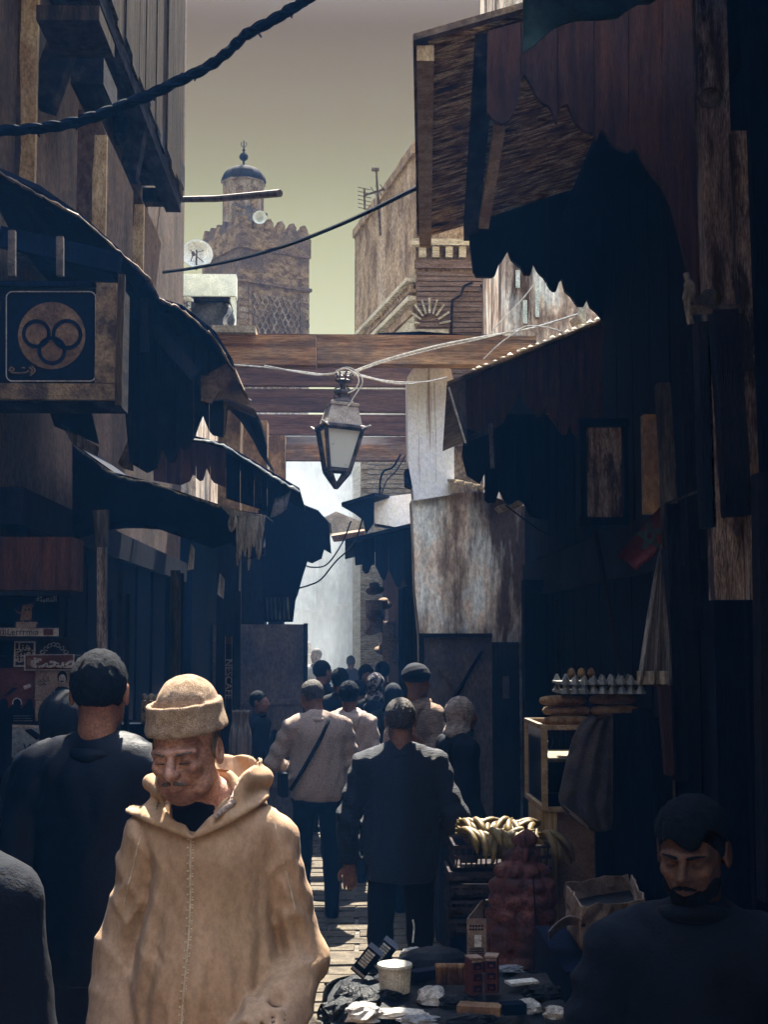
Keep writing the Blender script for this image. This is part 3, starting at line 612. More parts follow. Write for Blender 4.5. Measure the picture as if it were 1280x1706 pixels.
roof(CF, [PY(569, 842, 14.3), PY(624, 826, 14.3), PY(690, 818, 14.3) + Vector((0, 2, .1)), PY(600, 845, 14.3) + Vector((0, 2, .1))], .03, 'blacktin')
B().slab([PY(x, y, 14.32) for x, y in ((569, 843), (624, 828), (623, 872), (610, 890), (605, 866), (590, 855))], (0, .03, 0)).obj('end_panel', M['blacktin'], CF)
B().slab([PY(x, y, 14.5) for x, y in ((590, 905), (606, 902), (606, 940), (592, 942))], (0, .03, 0)).obj('end_panel', M['blacktin'], CF)
CL = thing('canopy', 'black jagged canopy panel hanging over the dark left doorway', 'awning', PY(500, 1040, 14.2))
L_ = [(430, 850), (470, 832), (500, 838), (530, 850), (548, 870), (552, 922), (540, 915), (536, 930), (520, 938), (512, 935), (504, 960), (496, 990), (492, 1000), (488, 1036), (440, 1036)]
B().slab([PY(x, y, 14.2) for x, y in L_], (0, .08, 0)).obj('panel', M['canvas'], CL)
for k in range(6): a = PY(444 + k * 7, 995, 14.15); B().tube([a, a + Vector((.01, 0, -.22))], .012, 5).obj('hanging_rod', M['postwood'], CL)
CM2 = thing('canopy', 'slanted tin canopy end between the cloth awning and the smoke', 'awning', PY(540, 880, 15.5))
roof(CM2, [PY(528, 868, 15.5), PY(552, 878, 15.5), PY(552, 878, 15.5) + Vector((0, 1, 0)), PY(528, 868, 15.5) + Vector((0, 1, 0))], .04, 'tin')

# ================================================================ LEFT SIDE
LS = building('dark timber shop fronts along the left side under the black awnings', 'shop', 'left_shop', (-2, 10, 0))
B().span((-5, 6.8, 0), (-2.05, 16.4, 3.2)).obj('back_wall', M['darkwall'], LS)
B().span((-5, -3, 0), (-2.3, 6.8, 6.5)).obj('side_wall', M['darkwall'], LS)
XS = -1.78
for i, y in enumerate([7.9, 8.5, 9.15, 9.8, 10.5, 11.3, 12.2, 13.2, 14.4]):
    B().span((XS - .04, y, .1), (XS + random.uniform(0, .02), y + (.5 + .05 * i) , 2.55)).obj('shutter_board', M['darkwood'], LS)
B().span((XS - .1, 7.6, 2.55), (XS + .06, 15.5, 2.75)).obj('lintel', M['dimwood'], LS)
B().span((XS - .3, 7.6, 0), (XS + .1, 15.5, .12)).obj('threshold', M['dimwood'], LS)
for (px, w_, y0, y1, Y, m) in ((199, 3, 950, 1090, 8.6, 'dimwood'), (212, 3, 990, 1090, 8.8, 'dimwood'), (183, 2, 1000, 1080, 8.5, 'darkwood'), (291, 7, 950, 1132, 10.3, 'postwood'), (302, 2, 955, 1130, 10.4, 'dimwood'), (396, 4, 985, 1135, 12.6, 'dimwood')):
    a, b_ = PY(px - w_, y0, Y), PY(px + w_, y1, Y); B().span((a.x, Y, b_.z - .8), (b_.x, Y + .05, a.z)).obj('slat', M[m], LS)
# near awning: bent sheet falling towards the lane
AW = thing('awning', 'large black bent-sheet awning sagging over the left shops beneath the tan house', 'awning', (-1.5, 8, 3.3))
prof = [(-60, 268), (0, 290), (60, 322), (140, 368), (200, 421), (245, 462), (268, 500), (300, 515), (352, 560), (385, 610), (400, 640), (424, 682)]
def Yw(i): return 6.6 + .13 * i
near = [PY(x, y, Yw(i)) for i, (x, y) in enumerate(prof)]
rows = []
for k in range(5):
    rows.append([p + Vector((.02 * math.sin(k * 2 + i), k * .55, -.03 * k + random.uniform(-.015, .015))) for i, p in enumerate(near)])
B().sheet(rows, (0, 0, .025)).obj('sheet', M['blacktin'], AW)
# hanging cloth/boards below the sheet, ragged bottom
bot = [(-60, 470), (60, 480), (205, 500), (215, 600), (230, 700), (255, 775), (270, 760), (280, 770), (296, 750), (305, 752), (315, 730), (330, 722), (338, 708), (350, 722), (360, 728), (372, 720)]
fascia(AW, 8.0, [205, 232, 262, 292, 322, 348, 372], [(a, b_ + 14) for a, b_ in prof], [(205, 650), (215, 770), (245, 788), (262, 778), (266, 740), (280, 770), (292, 768), (296, 738), (306, 752), (320, 738), (328, 716), (337, 690), (345, 712), (352, 724), (372, 728)], m='dimwood', name='hanging_board')
for (a, b_, Y, w_, m) in (((205, 490), (325, 625), 7.6, .045, 'dimwood'), ((241, 500), (241, 590), 7.4, .04, 'dimwood'), ((372, 672), (368, 724), 8.2, .05, 'plank'), ((0, 395), (200, 440), 6.7, .06, 'darkwood')):
    B().bar(PY(*a, Y), PY(*b_, Y), w_, w_ * 1.6).obj('rafter', M[m], AW)
B().slab([PY(x, y, 7.95) for x, y in ((385, 600), (402, 640), (424, 682), (380, 664), (345, 668), (338, 628))], (0, .5, .02)).obj('bent_tin', M['tin'], AW)
B().slab([PY(x, y, 7.9) for x, y in ((334, 625), (355, 628), (366, 650), (352, 672), (335, 668))], (0, .03, 0)).obj('torn_flap', M['tin'], AW)
# brown tin awning with boards
AB = thing('awning', 'red-brown boarded awning with rusty tin edge beneath the black sheet', 'awning', (-1, 10.4, 3))
prof2 = [(255, 735), (325, 733), (372, 742), (420, 772), (460, 797), (499, 819)]
near2 = [PY(x, y, 10.4) for x, y in prof2]
B().sheet([[p + Vector((0, k * .8, random.uniform(-.01, .01))) for p in near2] for k in range(3)], (0, 0, .022)).obj('sheet', M['blacktin'], AB)
fascia(AB, 10.5, [255, 276, 300, 326, 350, 376], [(255, 738), (325, 736), (372, 746), (376, 748)], [(255, 800), (300, 808), (318, 800), (323, 782), (328, 802), (338, 800), (345, 775), (352, 802), (376, 812)], m='board')
fascia(AB, 10.9, [376, 400, 423, 445, 470, 485], [(376, 750), (420, 776), (460, 800), (485, 815)], [(376, 830), (440, 850), (450, 866), (470, 840), (485, 818)], m='darkwood')
B().bar(PY(430, 790, 10.6), PY(430, 838, 10.6), .05, .04).obj('post', M['dimwood'], AB)
# cloth awning with frayed edge
AC = thing('awning', 'tattered cloth awning with pale fringe at its lane end', 'awning', (-1.2, 9, 2.7))
prof3 = [(120, 740), (190, 790), (250, 805), (330, 832), (390, 852), (442, 860)]
botc = [(120, 900), (190, 880), (260, 880), (330, 905), (345, 915), (362, 912), (372, 900), (384, 905), (392, 920), (398, 935), (442, 925)]
G = []
for k in range(12):
    x = 120 + k * 322 / 11; yt = interp(prof3, x); yb = interp(botc, x)
    G.append([PY(x, yt + (yb - yt) * j / 7, 9.0 + .10 * math.sin(j * .9 + k * 1.1) * j / 7) for j in range(8)])
B().sheet(G, (0, .012, 0)).obj('cloth', M['canvas'], AC, smooth=True)
B().sheet([[PY(x, y, 9.0) + Vector((0, .5 * k, .02 * k)) for x, y in prof3] for k in range(3)], (0, 0, .012)).obj('roof_sheet', M['blacktin'], AC)
for i in range(11):
    x = 386 + i * 5.2; l = random.uniform(.13, .36) if i > 1 else .1
    a = PY(x, 860, 8.93); w0 = .016
    B().tube(curve([a, a + Vector((random.uniform(-.01, .01), -.02, -l * .5)), a + Vector((random.uniform(-.02, .02), -.01, -l))], 3), [w0] * 4 + [.012] * 2 + [.004], 5).obj('fringe', M['ragcloth'], AC)
B().slab([PY(x, y, 8.95) for x, y in ((362, 838), (395, 850), (442, 860), (438, 872), (410, 868), (385, 862))], (0, .03, .0)).obj('torn_hem', M['ragcloth'], AC)
for (pts, m) in ((((100, 705), (165, 745), (162, 760), (120, 740)), 'ragcloth'), (((196, 772), (218, 720), (222, 785), (205, 780)), 'tin'), (((312, 950), (318, 905), (324, 915), (322, 948)), 'ragcloth'), (((362, 990), (366, 955), (374, 965), (372, 998)), 'ragcloth'), (((80, 680), (150, 678), (165, 740), (90, 710)), 'dimwood'), (((0, 672), (32, 672), (28, 752), (0, 757)), 'dimwood')):
    B().slab([PY(x, y, 8.6) for x, y in pts], (0, .015, 0)).obj('rag', M[m], AC)
for (pr, Yf_, par, m_, r_) in ((prof, lambda i: 6.58 + .13 * i, AW, 'tin', .009), (prof2, lambda i: 10.37, AB, 'palecable', .010), (prof3, lambda i: 8.97, AC, 'ragcloth', .008)):
    P_ = curve([PY(x, y, Yf_(i)) for i, (x, y) in enumerate(pr)], 7)
    for k in range(0, len(P_) - 5, 5):
        B().tube([q + Vector((0, -.004, random.uniform(-.006, .006))) for q in P_[k:k + 6]], [r_ * random.uniform(.4, 1.25) for _ in range(len(P_[k:k + 6]))], 5).obj('lit_lip', M[m_], par)  # pale strips standing in for the sunlit line along each awning edge
for k in range(7):
    x = 40 + k * 40; y = interp(prof, x); a_ = PY(x, y + 8, 6.95 + .1 * k)
    B().bar(a_, a_ + Vector((.02, 2.0, -.1)), .035, .05).obj('rafter', M['dimwood'], AW)
# clear film hanging at the tin awning end
tag(B().sheet([[PY(450 + k * 9 + 2 * j, 862 - 14 * (k / 3) ** 2 - j * 8, 10.2 + .02 * (j % 2)) for j in range(5)] for k in range(4)], (0, .006, 0)).obj('plastic_sheet', M['plastic'], smooth=True), 'thin torn film hanging from the rusty awning tip on the left', 'plastic sheet')
# tarp on the roof at left of header
c = PY(350, 525, 15)
G = []
for i, (x, yt, yb) in enumerate(((318, 502, 548), (335, 503, 552), (352, 502, 554), (366, 500, 555), (374, 505, 556), (381, 508, 554))):
    G.append([PY(x + (5 * math.sin(j * 1.3) if i > 3 else 0), yt + (yb - yt) * j / 6, 14.8 + .06 * math.sin(i * 1.7 + j)) for j in range(7)])
t = thing('tarpaulin', 'grey tarpaulin draped over a rack left of the cedar header', 'tarpaulin', PY(350, 556, 14.8))
B().sheet(G, (0, .5, .0)).obj('cloth', M['tarp'], t, smooth=True)
B().sheet([[p + Vector((.01, -.02, 0)) for p in G[4]], [p + Vector((.01, -.015, 0)) for p in G[5]]], (0, .01, 0)).obj('pale_fold', M['pale'], t, smooth=True)
a, b_ = PY(322, 499, 14.7), PY(381, 499, 14.7); B().span((a.x, 14.7, a.z - .01), (b_.x, 15.3, a.z + .03)).obj('rack_board', M['timber'], t)

# sign box
SG = thing('shop_sign', 'square hanging sign with three interlocked dark rings on a brown disc', 'sign', (-1.3, 6, 2.9))
Y = 6.0
def Q(x, y, d=0): return PY(x, y, Y - d)
a, b_ = Q(-60, 468), Q(196, 672)
B().span((a.x, Y, b_.z), (b_.x, Y + .28, a.z)).obj('box', M['timber'], SG)
def frame_bar(x0, y0, x1, y1, d=.03, m='signframe'):
    p, q = Q(x0, y0), Q(x1, y1); B().span((p.x, Y - d, q.z), (q.x, Y - .001, p.z)).obj('frame', M[m], SG)
frame_bar(162, 474, 193, 640); frame_bar(-60, 640, 193, 668); frame_bar(-60, 470, 162, 480, m='darkwood')
p, q = Q(200, 458), Q(208, 676); B().bar(PY(203, 458, Y - .05), PY(197, 676, Y - .05), .028, .03).obj('edge_strip', M['greywood'], SG)
p, q = Q(4, 482), Q(161, 640); B().span((p.x, Y - .018, q.z), (q.x, Y, p.z)).obj('panel', M['signblack'], SG)
def rrect(x0, y0, x1, y1, r, d):
    L = []
    for cx, cy, a0 in ((x1 - r, y0 + r, -90), (x1 - r, y1 - r, 0), (x0 + r, y1 - r, 90), (x0 + r, y0 + r, 180)):
        for k in range(5): t = rad(a0 + k * 22.5); L.append(PY(cx + r * math.cos(t), cy + r * math.sin(t), Y - d))
    return L
B().tube(rrect(10, 486, 159, 635, 10, .022), .0028, 5, closed=True).obj('pinstripe', M['cream'], SG)
cx, cy, r = 85.5, 559, 56
B().slab([PY(cx + r * math.cos(t), cy + r * math.sin(t), Y - .024) for t in np.linspace(0, 2 * math.pi, 41)[:-1]], (0, .005, 0)).obj('disc', M['signdisc'], SG)
for x, y, rr in ((60, 556, 21), (111, 557, 22.5), (86, 584, 21)):
    b = B(); n = 28
    for k in range(n):
        t0, t1 = 2 * math.pi * k / n, 2 * math.pi * (k + 1) / n
        b.slab([PY(x + (rr + s_) * math.cos(t), y + (rr + s_) * math.sin(t), Y - .028 - .001 * (x > 100)) for t, s_ in ((t0, -3), (t1, -3), (t1, 3.2), (t0, 3.2))], (0, .003, 0))
    b.obj('ring', M['ink'], SG)
b = B()
for pts in (((15, 618), (18, 612), (23, 616), (17, 620), (30, 622), (42, 621), (48, 617)), ((48, 612), (53, 617), (50, 622)), ((52, 610), (58, 618), (50, 626)), ((36, 613), (41, 613))):
    b.tube(curve([Q(x, y, .025) for x, y in pts], 4), .004, 5)
b.obj('lettering', M['signdisc'], SG)
B().bar(PY(100, 460, 6.15), PY(100, 395, 6.15), .03, .03).obj('hanger', M['iron'], SG)
B().bar(PY(20, 460, 6.15), PY(20, 385, 6.15), .03, .03).obj('hanger', M['iron'], SG)

# post at the left
P0 = thing('wooden_post', 'peeling pale wooden post beside the poster kiosk on the left', 'post', PY(170, 1100, 7.9))
B().bar(PY(170, 905, 7.9), PY(169, 1500, 7.9), .05, .05).obj('post', M['peel'], P0)
B().bar(PY(168, 850, 7.9), PY(170, 912, 7.9), .085, .06, w2=.06).obj('post_head', M['postwood'], P0)

# kiosk with posters
KY = 7.4
KS = thing('kiosk', 'dark plank kiosk covered in posters at the far left', 'kiosk', (-2.0, KY, 0))
p = PY(121, 893, KY)
B().span((-3.2, KY, 0), (p.x, KY + .5, p.z - .62)).obj('body', M['darkwood'], KS)
for k in range(5):
    a, b_ = PY(-20 + k * 28 + .8, 895, KY), PY(-20 + (k + 1) * 28, 983, KY); B().span((a.x, KY - .02 - random.uniform(0, .006), b_.z), (b_.x, KY + .3, a.z)).obj('plank', M['board'], KS)
for (y0, y1) in ((986, 993), (1062, 1067)):
    a, b_ = PY(-20, y0, KY), PY(122, y1, KY); B().span((a.x, KY - .08, b_.z), (b_.x, KY + .1, a.z)).obj('shelf', M['dimwood'], KS)
def poster(x0, y0, x1, y1, m, label, d=.03, name='poster', cat='poster', th_=.006):
    a, b_ = PY(x0, y0, KY - d), PY(x1, y1, KY - d)
    t = thing(name, label, cat, Vector((a.x, KY - d, b_.z)))
    B().span((a.x, KY - d, b_.z), (b_.x, KY - d + th_, a.z)).obj('sheet', M[m], t)
    return t, (lambda x, y: PY(x, y, KY - d - .003))
def flat(t, f, pts, m, name='print', off=0.0):
    return B().slab([f(x, y) - Vector((0, off, 0)) for x, y in pts], (0, .002, 0)).obj(name, M[m], t)
def circ(cx, cy, rx, ry, n=14): return [(cx + rx * math.cos(2 * math.pi * k / n), cy + ry * math.sin(2 * math.pi * k / n)) for k in range(n)]
t, f = poster(-20, 994, 97, 1040, 'ink', 'dark advert with a little walking phone drawing on the top kiosk shelf')
flat(t, f, [(37, 1008), (53, 1005), (52, 1032), (33, 1034)], 'signdisc'); flat(t, f, circ(42, 1016, 1.6, 2), 'ink', off=.002); flat(t, f, circ(48, 1015, 1.6, 2), 'ink', off=.002)
b = B()
for pts in (((34, 1022), (28, 1020), (24, 1014)), ((53, 1012), (57, 1003)), ((38, 1034), (37, 1038)), ((48, 1033), (52, 1037))): B().tube([f(x, y) for x, y in pts], .003, 5).obj('limb', M['signdisc'], t)
text('\uFE94\uFE8C\uFE92\uFECC\uFE98\uFEDF\uFE8D', f(77, 998), .042, M['cream'], t)
t, f = poster(-20, 1046, 97, 1060, 'cream', 'pale strip label with dark writing along the kiosk shelf', d=.09)
text('@Lerrrmia', f(30, 1053), .045, M['ink'], t)
flat(t, f, [(72, 1048), (88, 1048), (88, 1058), (72, 1058)], 'cardred'); flat(t, f, [(26, 1036), (62, 1036), (62, 1047), (26, 1047)], 'paper')
flat(t, f, [(60, 1040), (96, 1040), (96, 1046), (60, 1046)], 'ink', off=.001)
t, f = poster(23, 1068, 58, 1111, 'cream', 'small black notice with white border and Arabic top-up lettering on the kiosk')
flat(t, f, [(25.5, 1071), (55.5, 1071), (55.5, 1108), (25.5, 1108)], 'ink')
for s_, y, z in (('\uFE8E\uFEE8\uFEEB', 1078, .055), ('\uFE94\uFE8C\uFE92\uFECC\uFE97', 1088, .05), ('\uFE94\uFED7\uFE8E\uFEC4\uFE91', 1099, .042)):
    text(s_, f(40.5, y) - Vector((0, .003, 0)), z, M['cream'], t, bold=.001)
t, f = poster(60, 1067, 116, 1091, 'dimwood', 'brown panel with pale curling floral ornament above the red banner')
b = B()
for k in range(7):
    cx, cy, r = 70 + k * 6.5, 1086 - 12 * math.sin(k * .52), 4.2
    b.tube([f(cx + r * (1 - q * .06) * math.cos(q * .7 + k), cy + r * (1 - q * .06) * math.sin(q * .7 + k)) for q in range(9)], .003, 5)
b.obj('ornament', M['cream'], t)
t, f = poster(40, 1090, 123, 1117, 'cream', 'tilted red banner with white Arabic health lettering and a plus sign', d=.045)
flat(t, f, [(42, 1092), (121, 1091), (121, 1115), (42, 1115)], 'cardred')
text('\uFE96\uFEA4\uFEBB', f(88, 1103) - Vector((0, .003, 0)), .085, M['cream'], t, bold=.003); text('+', f(58, 1103) - Vector((0, .003, 0)), .07, M['cream'], t, bold=.003)
flat(t, f, circ(49, 1103, 5, 6), 'signdisc', off=.003)
t, f = poster(57, 1118, 123, 1166, 'paper', 'newspaper page with portrait of a person in dark top', d=.03)
flat(t, f, [(85, 1166), (87, 1152), (96, 1144), (108, 1144), (119, 1150), (121, 1166)], 'ink'); flat(t, f, circ(103.5, 1128, 8.5, 10.5), 'ink', off=.001); flat(t, f, circ(103.5, 1131, 5.8, 8), 'cream', off=.003); flat(t, f, [(99.5, 1134), (107.5, 1134), (105, 1136.5), (102, 1136.5)], 'ink', off=.005); flat(t, f, circ(101, 1129, .9, .7), 'ink', off=.005); flat(t, f, circ(106, 1129, .9, .7), 'ink', off=.005)
text('\uFEAA\uFEA0\uFEDF\uFE8D', f(72, 1132), .036, M['ink'], t); text('\uFE8E\uFEE8\uFEF4\uFEE0\uFEC4', f(70, 1139), .022, M['ink'], t); text('\uFE8E\uFEEC\uFEE3\uFE8E\uFEEB', f(103, 1155) - Vector((0, .003, 0)), .04, M['cream'], t)
t, f = poster(59, 1167, 118, 1201, 'paper', 'newsprint sheet of small text columns under the portrait', d=.04)
b = B()
for r in range(9):
    for c_ in range(2):
        x0 = 66 + c_ * 26; b.slab([f(x0, 1174 + r * 2.8), f(x0 + random.uniform(9, 14), 1174 + r * 2.8), f(x0 + 11, 1175 + r * 2.8), f(x0, 1175 + r * 2.8)], (0, .001, 0))
b.obj('printed_lines', M['ink'], t)['kind'] = 'stuff'
flat(t, f, [(84, 1184), (91, 1184), (91, 1192), (84, 1192)], 'ink', off=.002); text('\uFE97\uFE92\uFEF4\uFE94', f(80, 1190), .04, M['ink'], t)
t, f = poster(-20, 1113, 57, 1205, 'cardred', 'dark red poster with silhouetted figures low on the kiosk')
flat(t, f, [(-20, 1176), (0, 1168), (14, 1180), (22, 1172), (36, 1180), (44, 1170), (57, 1180), (57, 1205), (-20, 1205)], 'ink'); flat(t, f, circ(6, 1172, 7, 9), 'ink'); flat(t, f, circ(28, 1172, 7, 9), 'ink'); flat(t, f, circ(49, 1173, 6, 9), 'ink')
flat(t, f, [(38, 1143), (50, 1139), (52, 1144), (40, 1149)], 'cream'); flat(t, f, [(5, 1160), (20, 1146), (30, 1146), (14, 1158)], 'ink')
b = B(); b.tube([f(28 + 7.5 * math.cos(q), 1172 - 9 * math.sin(q)) for q in np.linspace(-.2, 3.3, 12)], .003, 5); b.obj('print', M['cream'], t)
b = B()
for r in range(3): b.slab([f(22, 1192 + r * 4), f(54, 1192 + r * 4), f(54, 1193.2 + r * 4), f(22, 1193.2 + r * 4)], (0, .001, 0))
b.obj('printed_lines', M['paper'], t)
t, f = poster(20, 1213, 85, 1262, 'tarp', 'grey poster with looping script at the bottom of the kiosk')
flat(t, f, [(20, 1207), (85, 1209), (85, 1213), (20, 1212)], 'cream')
flat(t, f, [(40, 1216), (52, 1214), (72, 1228), (60, 1232)], 'ink')
b = B()
for pts in (((40, 1240), (44, 1250), (50, 1240), (54, 1252), (60, 1242)), ((38, 1256), (48, 1260), (58, 1252), (66, 1258))): b.tube(curve([f(x, y) for x, y in pts], 4), .004, 5)
b.obj('lettering', M['ink'], t)
# boxes on the shop counter, bottles
t = thing('display_box', 'small box of sweets with scribbled pale card beside the old man\'s cap', 'box', PY(250, 1202, 9))
a, b_ = PY(235, 1168, 9), PY(278, 1202, 9); B().span((a.x, 9, b_.z), (b_.x, 9.15, a.z)).obj('card', M['paper'], t)
for k in range(7): c = PY(240 + k * 6, 1162 + (k % 2) * 3, 9.07); B().lathe([(.001, -.02), (.02, 0), (.016, .02), (.001, .028)], c, 7).obj('sweet', M['ragcloth'], t, smooth=True)
b = B()
b.tube(curve([PY(238 + 3 * k, 1180 + (k % 2) * 6, 8.995) for k in range(9)], 3), .003, 4); b.tube(curve([PY(240 + 4 * k, 1194 + (k % 2) * 2, 8.995) for k in range(6)], 3), .002, 4)
b.obj('scribble', M['ink'], t)
a = PY(255, 1204, 9.05); B().span((a.x - .25, 8.9, a.z - .06), (a.x + .25, 9.4, a.z - .002)).obj('counter', M['darkwood'], LS)
B().span((a.x - .2, 9.0, 0), (a.x + .2, 9.35, a.z - .06)).obj('counter_base', M['darkwood'], LS)
cr = thing('bottle_crate', 'small red crate holding empty glass bottles behind the old man', 'crate', PY(400, 1290, 8.3))
a, b_ = PY(384, 1264, 8.3), PY(415, 1290, 8.3)
b = B()
for z0, z1 in ((b_.z, b_.z + .03), (a.z - .03, a.z)): b.span((a.x, 8.3, z0), (b_.x, 8.33, z1)).span((a.x, 8.5, z0), (b_.x, 8.53, z1)).span((a.x, 8.33, z0), (a.x + .012, 8.5, z1)).span((b_.x - .012, 8.33, z0), (b_.x, 8.5, z1))
for k in range(3): x = a.x + (b_.x - a.x) * k / 2; b.span((x - .007, 8.298, b_.z), (x + .007, 8.331, a.z - .0))
b.span((a.x, 8.31, b_.z - .01), (b_.x, 8.52, b_.z + .005)); b.obj('crate_body', M['brick'], cr)
B().span((a.x - .05, 8.25, 0), (b_.x + .05, 8.6, b_.z - .012)).obj('crate_stack', M['darkwood'], LS)
bt = B().lathe([(.03, 0), (.032, .02), (.032, .19), (.026, .23), (.012, .28), (.011, .33), (.014, .335), (.013, .35), (.001, .352)], (0, 0, 0), 10).mesh('bottle', M['plastic'], True)
for k, (x, y) in enumerate(((389, 8.37), (400, 8.36), (410, 8.38), (394, 8.45), (406, 8.46))):
    p = PY(x, 1270, y); tag(link('bottle', bt, None, (p.x, y, b_.z + .01)), ('empty glass bottle in the red crate, ' + ['front left', 'front middle', 'front right', 'rear left', 'rear right'][k]), 'bottle', 'bottles in the red crate')
# vertical brand strip
ns = thing('advert_strip', 'narrow vertical dark strip with coffee lettering reading downwards', 'sign', PY(381, 1190, 10))
a, b_ = PY(374.5, 1060, 10), PY(387, 1190, 10); B().span((a.x, 10, b_.z), (b_.x, 10.03, a.z)).obj('strip', M['ink'], ns)
a2, b2 = PY(376, 1061, 9.99), PY(385, 1073, 9.99); B().span((a2.x, 9.995, b2.z), (b2.x, 9.999, a2.z)).obj('emblem', M['cardred'], ns)
text('NESCAFE', PY(380.5, 1131, 9.995), .068, M['cream'], ns, ux=(0, 0, -1), uy=(1, 0, 0), bold=.001)
for s_ in (375.3, 386.2): B().bar(PY(s_, 1060, 9.99), PY(s_, 1190, 9.99), .003, .004).obj('border', M['cream'], ns)
# dark door leaf left
dl = thing('door', 'tall plain blackened door leaf standing open on the left behind the sweater man', 'door', (-.7, 14, 0))
a, b_ = PY(440, 1040, 14.0), PY(511, 1062, 14.0)
B().span((a.x - .5, 14, 0), (b_.x, 14.06, a.z)).obj('leaf', M['steel'], dl)
B().span((b_.x - .03, 13.985, 0), (b_.x + .01, 14.07, a.z + .01)).obj('edge_strip', M['dimwood'], dl)
for z in (.5, 1.3): B().span((a.x - .4, 13.985, z), (b_.x - .04, 14.0, z + .05)).obj('rail', M['steel'], dl)

# ================================================================ RIGHT SIDE
RS = building('dark weathered timber shop fronts along the right side of the lane', 'shop', 'right_shop', (1.9, 8, 0))
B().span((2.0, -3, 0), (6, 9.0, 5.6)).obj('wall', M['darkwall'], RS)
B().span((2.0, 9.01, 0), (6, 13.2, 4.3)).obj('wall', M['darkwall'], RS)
B().span((1.62, 3.0, 2.3), (2.0, 12.9, 2.6)).obj('lintel', M['dimwood'], RS)
B().span((1.68, 12.2, 0), (2.0, 13.2, 3.4)).obj('corner_pier', M['darkwall'], RS)
for i in range(13):
    y = 5.6 + i * .52; B().span((1.66, y, .05), (1.7 + random.uniform(0, .015), y + .5, 2.3)).obj('shutter_board', M['darkwood'], RS)
# posts near (px x at top -> bottom)
def vpost(label, xt, yt, xb, yb, Y, w_, m, d=.08, name='wooden_post', cat='post'):
    o = B().bar(PY(xt, yt, Y), PY(xb, yb, Y), w_, d, up=(0, 1, 0)).obj(name, M[m], org=PY(xb, yb, Y)); return tag(o, label, cat)
PO = thing('timber_upright', 'thick peeling upright of the right shop front beneath the top awning', 'post', (1.33, 5, 0), None)
for (xt, yt, xb, yb, Y, w_, m) in ((1180, -60, 1212, 1000, 5.0, .105, 'peel'), (1231, 225, 1262, 1000, 4.95, .07, 'peel'), (1205, 520, 1228, 860, 4.92, .09, 'dimwood'), (1268, 790, 1278, 1500, 4.7, .04, 'dimwood'), (1258, -60, 1290, 800, 4.9, .10, 'darkwood'), (1168, 540, 1180, 880, 5.0, .04, 'dimwood')):
    B().bar(PY(xt, yt, Y), PY(xb, yb, Y), w_, .09, up=(0, 1, 0)).obj('board', M[m], PO)
B().bar(PY(1212, 1000, 5.0), Vector((PY(1218, 1000, 5.0).x, 5.0, 0)), .12, .1, up=(0, 1, 0)).obj('board', M['darkwood'], PO)
B().bar(PY(1262, 1000, 4.95), Vector((PY(1268, 1000, 4.95).x, 4.95, 0)), .1, .1, up=(0, 1, 0)).obj('board', M['darkwood'], PO)
p = PY(1150, 517, 4.9); q = PY(1236, 514, 4.9)
B().bar(p, q, .02, .03).obj('crossbar', M['iron'], PO)
for x, y in ((1183, 500), (1184, 165)): c = PY(x, y, 4.9); B().lathe([(.01, -.03), (.035, -.02), (.045, .01), (.02, .035)], c, 9).obj('knot', M['postwood'], PO, smooth=True)
tag(B().tube(curve([PY(1143, 455, 5.2), PY(1150, 480, 5.2), PY(1146, 505, 5.2), PY(1152, 540, 5.2)], 4), [.012] * 3 + [.022] * 5 + [.014] * 5, 6).obj('rope', M['ragcloth']), 'frayed knotted pale rope end hanging beside the right upright', 'rope')
# slimmer posts deeper
for i, (L, xt, yt, xb, yb, Y, w_, m) in enumerate((
    ('slim dim post just left of the thick upright', 1140, 560, 1160, 1050, 6.3, .05, 'dimwood'),
    ('peeling post behind the red flag', 1104, 640, 1118, 860, 6.6, .06, 'postwood'),
    ('dim post rising behind the hanging plastic bag', 1118, 840, 1135, 1300, 6.5, .055, 'dimwood'),
    ('reddish board low behind the plastic bag', 1112, 1140, 1124, 1290, 6.55, .08, 'board'),
    ('thin dark post at the edge of the dark doorway', 928, 1000, 932, 1180, 10.8, .03, 'dimwood'))):
    vpost(L, xt, yt, xb, yb, Y, w_, m)
tag(B().span((PY(1072, 600, 7).x, 7, PY(1072, 855, 7).z), (PY(1101, 600, 7).x, 7.08, PY(1072, 690, 7).z)).obj('panel', M['ochre']), 'warm ochre wall strip beside the red flag', 'wall panel')
# shutter panel
SP = thing('shutter', 'small framed peeling wooden shutter hanging under the second awning', 'shutter', PY(1002, 872, 7.6))
a, b_ = PY(978, 712, 7.6), PY(1038, 862, 7.6)
B().span((a.x, 7.6, b_.z), (b_.x, 7.63, a.z)).obj('panel', M['peel'], SP)
for (x0, y0, x1, y1) in ((965, 700, 978, 874), (1038, 700, 1048, 874), (965, 698, 1048, 712), (965, 862, 1048, 876)):
    a, b_ = PY(x0, y0, 7.6), PY(x1, y1, 7.6); B().span((a.x, 7.575, b_.z), (b_.x, 7.66, a.z)).obj('frame', M['darkwood'], SP)
B().bar(PY(992, 880, 7.5), PY(1040, 1140, 7.2), .02, .02).obj('prop_stick', M['dimwood'], SP)
